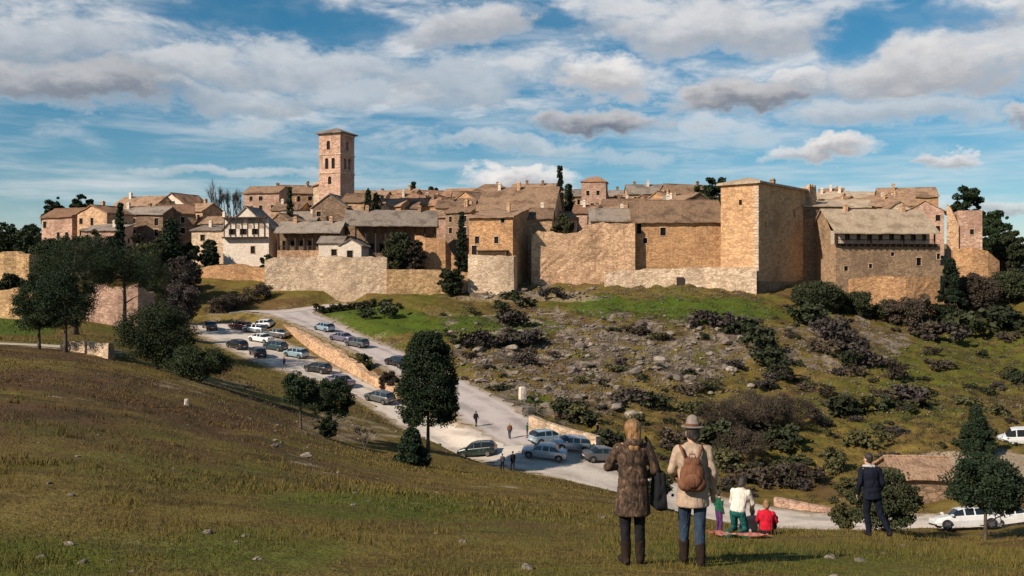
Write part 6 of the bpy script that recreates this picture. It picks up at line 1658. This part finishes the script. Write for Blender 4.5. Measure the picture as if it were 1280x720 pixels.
    for x0, x1, w in ((xf - .22, xf + .0, .66), (xr + .0, xr + .2, .7)):
        m = MB(); m.box(x0, x1, -w, w, .3, .42); m.build('bumper', M['trim'], root)
    return root
CG = 'cars parked along the road'
car('silver car in the tight row at top of parking area, next to the red one', 318, 416, 160, 'hatchback', 'paint_silver', 150)
car('white car in the tight row under the gate road', 328, 410, 165, 'hatchback', 'paint_white', 150)
car('dark grey car at the head of the row beside the retaining wall', 345, 422, 158, 'saloon', 'paint_grey', 150)
car('light blue car behind the teal car by the retaining wall', 370, 447, 150, 'hatchback', 'paint_lightblue', 135)
car('black car nose down at lower edge of the parking area', 322, 446, 120, 'hatchback', 'paint_black', 130)
car('mauve car at the near edge of the parking area', 424, 482, 145, 'saloon', 'paint_mauve', 115)
car('dark green hatchback parked alone at the road edge', 597, 571, 168, 'hatchback', 'paint_darkgreen', 85)
car('silver blue car nearest the camera in the parked cluster', 680, 573, 172, 'saloon', 'paint_silver', 85)
car('silver car with dark windows at right back of parked cluster', 712, 563, 200, 'hatchback', 'paint_silver', 85)
car('pale blue car at the back of the parked cluster', 684, 555, 30, 'hatchback', 'paint_lightblue', 85)
car('light grey car half hidden by the woman in brown coat', 754, 577, 20, 'saloon', 'paint_grey', 85)
car('white car parked on the far left parking area, sun on roof', 326, 428, 150, 'saloon', 'paint_white', 140)
car('dark teal car parked in front of the white car', 344, 438, 152, 'hatchback', 'paint_teal', 130)
car('black car parked at upper left end of parking area', 296, 436, 140, 'hatchback', 'paint_black', 140)
car('dark red car at the top of the parking area', 300, 412, 165, 'hatchback', 'paint_red', 150)
car('dark car parked at far left edge beside the hedge', 262, 412, 120, 'saloon', 'paint_black', 150)
car('black car below the yellow retaining wall', 397, 466, 152, 'hatchback', 'paint_black', 120)
car('dark grey estate car parked by the retaining wall, further down', 474, 503, 148, 'hatchback', 'paint_grey', 110)
car('light blue car climbing the upper road towards the gate', 405, 414, 140, 'hatchback', 'paint_lightblue', 150)
car('mauve grey car on the upper road, left of two', 427, 427, 146, 'saloon', 'paint_mauve', 140)
car('dark car on the upper road, right of two', 446, 434, 146, 'hatchback', 'paint_grey', 140)
car('black car on the upper road near the lone conifer', 496, 458, 140, 'hatchback', 'paint_black', 130)
car('white car parked at right behind the dark green tree', 1206, 662, 178, 'saloon', 'paint_white', 62, 110)
car('white hatchback at right edge, part hidden by tree trunk', 1262, 657, 5, 'hatchback', 'paint_white', 62, 110)
car('white van parked in the field at far right edge', 1274, 556, 160, 'van', 'paint_white', 80, 160, name='parked_van', cat='van')

# ------------------------------------------------------------------ small things on the land
def stone_post(label, px, py, h, w, y0, y1, mat='plaster_white', name='stone_post', cat='stone post'):
    g = hit(px, py, y0, y1); m = MB(); n = 5; rr = []
    for i, (z, k) in enumerate(((-.2, 1.1), (h * .1, 1.0), (h * .5, .95), (h * .9, .88), (h, .7))):
        rr.append([(w / 2 * k * sx + rnd.uniform(-.03, .03) * w, w / 2 * k * sy + rnd.uniform(-.03, .03) * w, z) for sx, sy in ((-1, -1), (0, -1.1), (1, -1), (1.1, 0), (1, 1), (0, 1.1), (-1, 1), (-1.1, 0))])
    m.loft(rr); tag(m.build(name, M[mat], loc=g, rz=rnd.uniform(0, 1)), label, cat)
stone_post('white upright stone marker on the slope above the parked cluster', 653, 499, 1.6, .8, 104, 180)
stone_post('small white marker stone alone on the near pasture', 233, 507, .42, .22, 30, 90)
stone_post('pale flat boulder on the grass right of the road bend', 655, 517, .9, 1.7, 104, 150, 'rock', 'boulder', 'boulder')
# ------------------------------------------------------------------ camera, sun, sky
cam = bpy.data.cameras.new('camera'); cam.lens = 35; cam.sensor_width = 36
cam.clip_start = .1; cam.clip_end = 20000
co = bpy.data.objects.new('camera', cam); col.objects.link(co)
co.location = (0, 0, 0); co.rotation_euler = (R(90), 0, 0)
scene.camera = co
SUN_AZ = (-.76, -.65); SUN_EL = R(33)
sd = Vector((SUN_AZ[0] * math.cos(SUN_EL), SUN_AZ[1] * math.cos(SUN_EL), math.sin(SUN_EL))).normalized()
sl = bpy.data.lights.new('sun', 'SUN'); sl.energy = 5.0; sl.angle = R(.55); sl.color = (1, .88, .72)
so = bpy.data.objects.new('sun', sl); col.objects.link(so)
so.rotation_euler = (-sd).to_track_quat('-Z', 'Y').to_euler(); so.location = (-40, -20, 60)
w = bpy.data.worlds.new('World'); scene.world = w; w.use_nodes = True
wt = w.node_tree; wt.nodes.clear(); T = NT(wt)
out = T.n('ShaderNodeOutputWorld'); bg = T.n('ShaderNodeBackground'); T.l(bg.outputs[0], out.inputs[0])
STR = .05
bg.inputs['Strength'].default_value = STR
sky = T.n('ShaderNodeTexSky', sky_type='NISHITA'); sky.sun_disc = False
sky.sun_elevation = SUN_EL; sky.sun_rotation = math.atan2(sd.x, sd.y)
sky.altitude = 900; sky.air_density = 1.0; sky.dust_density = .7; sky.ozone_density = 2.2
tc = T.n('ShaderNodeTexCoord').outputs['Generated']
sep = T.n('ShaderNodeSeparateXYZ'); T.l(tc, sep.inputs[0])
az = T.math('ARCTAN2', sep.outputs[0], sep.outputs[1])
el = T.math('ARCSINE', sep.outputs[2])
cx = T.n('ShaderNodeCombineXYZ'); T.l(az, cx.inputs[0]); T.l(el, cx.inputs[1])
A = cx.outputs[0]
# edges torn by two scales of noise
wn = T.noise(T.vscale(A, (1, 1.8, 1)), 9, 5, .6, out=1); wn2 = T.noise(T.vscale(A, (1, 1.6, 1)), 38, 4, .6, out=1)
def addv(a, b, k):
    s = T.n('ShaderNodeVectorMath', operation='SUBTRACT'); T.l(b, s.inputs[0]); s.inputs[1].default_value = (.5, .5, .5)
    q = T.n('ShaderNodeVectorMath', operation='MULTIPLY'); T.l(s.outputs[0], q.inputs[0]); q.inputs[1].default_value = k
    r = T.n('ShaderNodeVectorMath', operation='ADD'); T.l(a, r.inputs[0]); T.l(q.outputs[0], r.inputs[1]); return r.outputs[0]
Wp = addv(addv(A, wn, (.16, .07, 0)), wn2, (.035, .02, 0))
ws = T.n('ShaderNodeSeparateXYZ'); T.l(Wp, ws.inputs[0]); U, V_ = ws.outputs[0], ws.outputs[1]
zen = T.math('MULTIPLY', T.smooth(el, .75, .36), T.smooth(sep.outputs[1], -.2, .35), clamp=True)   # clouds thin out overhead and behind
cl = T.noise(T.vscale(A, (1, 3.0, 1)), 7, 7, .62, dist=.4)
fine = T.noise(T.vscale(A, (1, 2.0, 1)), 26, 6, .65)
streak = T.noise(T.vscale(A, (1, 9.0, 1)), 4.2, 5, .6)
# whole-sky deck, thicker overhead than near the horizon
band = T.smooth(el, .10, .22)
deck = T.math('MULTIPLY', T.smooth(T.math('ADD', cl, T.math('MULTIPLY', band, .09)), .47, .74), T.smooth(el, .07, .2, .25, .85))
deck = T.math('MULTIPLY', deck, T.math('MULTIPLY_ADD', zen, .85, .15))
haze = T.math('MULTIPLY', T.smooth(streak, .42, .72), T.smooth(el, .3, .02, .35, .62))
haze = T.math('MULTIPLY', haze, T.math('MULTIPLY_ADD', zen, .8, .2))
low = T.smooth(el, .1, .0, 0, .38)
# (px, py, rx, ry, density, base_grey)
BL = [(110, 100, 150, 30, .92, .8), (60, 40, 140, 34, .66, .35), (225, 80, 110, 24, .75, .2), (400, 80, 150, 28, .66, .15), (300, 120, 120, 18, .6, .4),
      (590, 35, 90, 28, .85, .35), (560, 95, 120, 28, .6, .3), (760, 95, 85, 26, 1.0, .1), (750, 148, 95, 20, .98, .85), (940, 118, 100, 22, 1.0, .7),
      (985, 95, 55, 18, .9, .1), (900, 30, 170, 34, .85, .25), (1150, 85, 150, 38, .95, .3), (1100, 140, 130, 24, .7, .4), (1240, 15, 60, 22, .9, .1),
      (1030, 192, 66, 15, 1.0, .2), (640, 222, 75, 15, 1.0, .05), (1195, 202, 36, 10, .9, .2), (1265, 135, 30, 12, .9, .7), (630, 182, 110, 13, .55, .3),
      (790, 192, 60, 12, .35, .3), (1255, 262, 70, 10, .8, .4), (440, 115, 90, 20, .6, .1), (700, 25, 120, 20, .45, .5), (300, 215, 150, 10, .45, .1)]
dens = T.math('MAXIMUM', deck, haze)
dens = T.math('MAXIMUM', dens, low)
grey = T.math('MULTIPLY', deck, T.smooth(cl, .56, .72, 0, .5))
for (px, py, rx, ry, de, gr) in BL:
    u0 = math.atan2(px - 640, F); v0 = math.atan2(360 - py, math.hypot(F, px - 640))
    ru, rv = rx / F, ry / F
    du = T.math('MULTIPLY', T.math('SUBTRACT', U, u0), 1 / ru); dv = T.math('MULTIPLY', T.math('SUBTRACT', V_, v0), 1 / rv)
    q = T.math('ADD', T.math('MULTIPLY', du, du), T.math('MULTIPLY', dv, dv))
    q = T.math('ADD', q, T.math('MULTIPLY', T.math('SUBTRACT', fine, .5), 1.4))
    b = T.smooth(q, 1.45, .15, 0, de)
    # undersides are greyer than tops
    g = T.math('MULTIPLY', b, T.math('MULTIPLY_ADD', T.smooth(dv, .55, -.7), .55, gr * .6), clamp=True)
    grey = T.math('ADD', T.math('MULTIPLY', grey, T.math('SUBTRACT', 1, b)), g)
    dens = T.math('MAXIMUM', dens, b)
# the two blue holes
for (px, py, rx, ry) in ((330, 10, 130, 22), (420, 30, 80, 20), (1120, 28, 110, 24), (1070, 45, 60, 25), (690, 25, 40, 18)):
    u0 = math.atan2(px - 640, F); v0 = math.atan2(360 - py, math.hypot(F, px - 640))
    du = T.math('MULTIPLY', T.math('SUBTRACT', U, u0), F / rx); dv = T.math('MULTIPLY', T.math('SUBTRACT', V_, v0), F / ry)
    q = T.math('ADD', T.math('MULTIPLY', du, du), T.math('MULTIPLY', dv, dv))
    dens = T.math('MULTIPLY', dens, T.smooth(q, .3, 1.5, .12, 1))
grey = T.math('ADD', grey, T.math('MULTIPLY', T.math('SUBTRACT', fine, .5), .5), clamp=True)
k = 1 / STR
cc = T.mix(grey, (.72 * k, .7 * k, .685 * k), (.14 * k, .16 * k, .205 * k))
hs = T.n('ShaderNodeHueSaturation'); hs.inputs['Saturation'].default_value = 1.4; hs.inputs['Hue'].default_value = .485; hs.inputs['Value'].default_value = 1.4
T.l(sky.outputs[0], hs.inputs['Color'])
T.l(T.mix(dens, hs.outputs[0], cc), bg.inputs['Color'])
w.cycles.sampling_method = 'MANUAL'; w.cycles.sample_map_resolution = 256
scene.view_settings.view_transform = 'Standard'; scene.view_settings.look = 'None'
scene.view_settings.exposure = .25; scene.view_settings.gamma = 1; scene.view_settings.use_curve_mapping = False
scene.cycles.max_bounces = 5; scene.cycles.diffuse_bounces = 3; scene.cycles.glossy_bounces = 2; scene.cycles.transparent_max_bounces = 6
scene.cycles.use_denoising = True
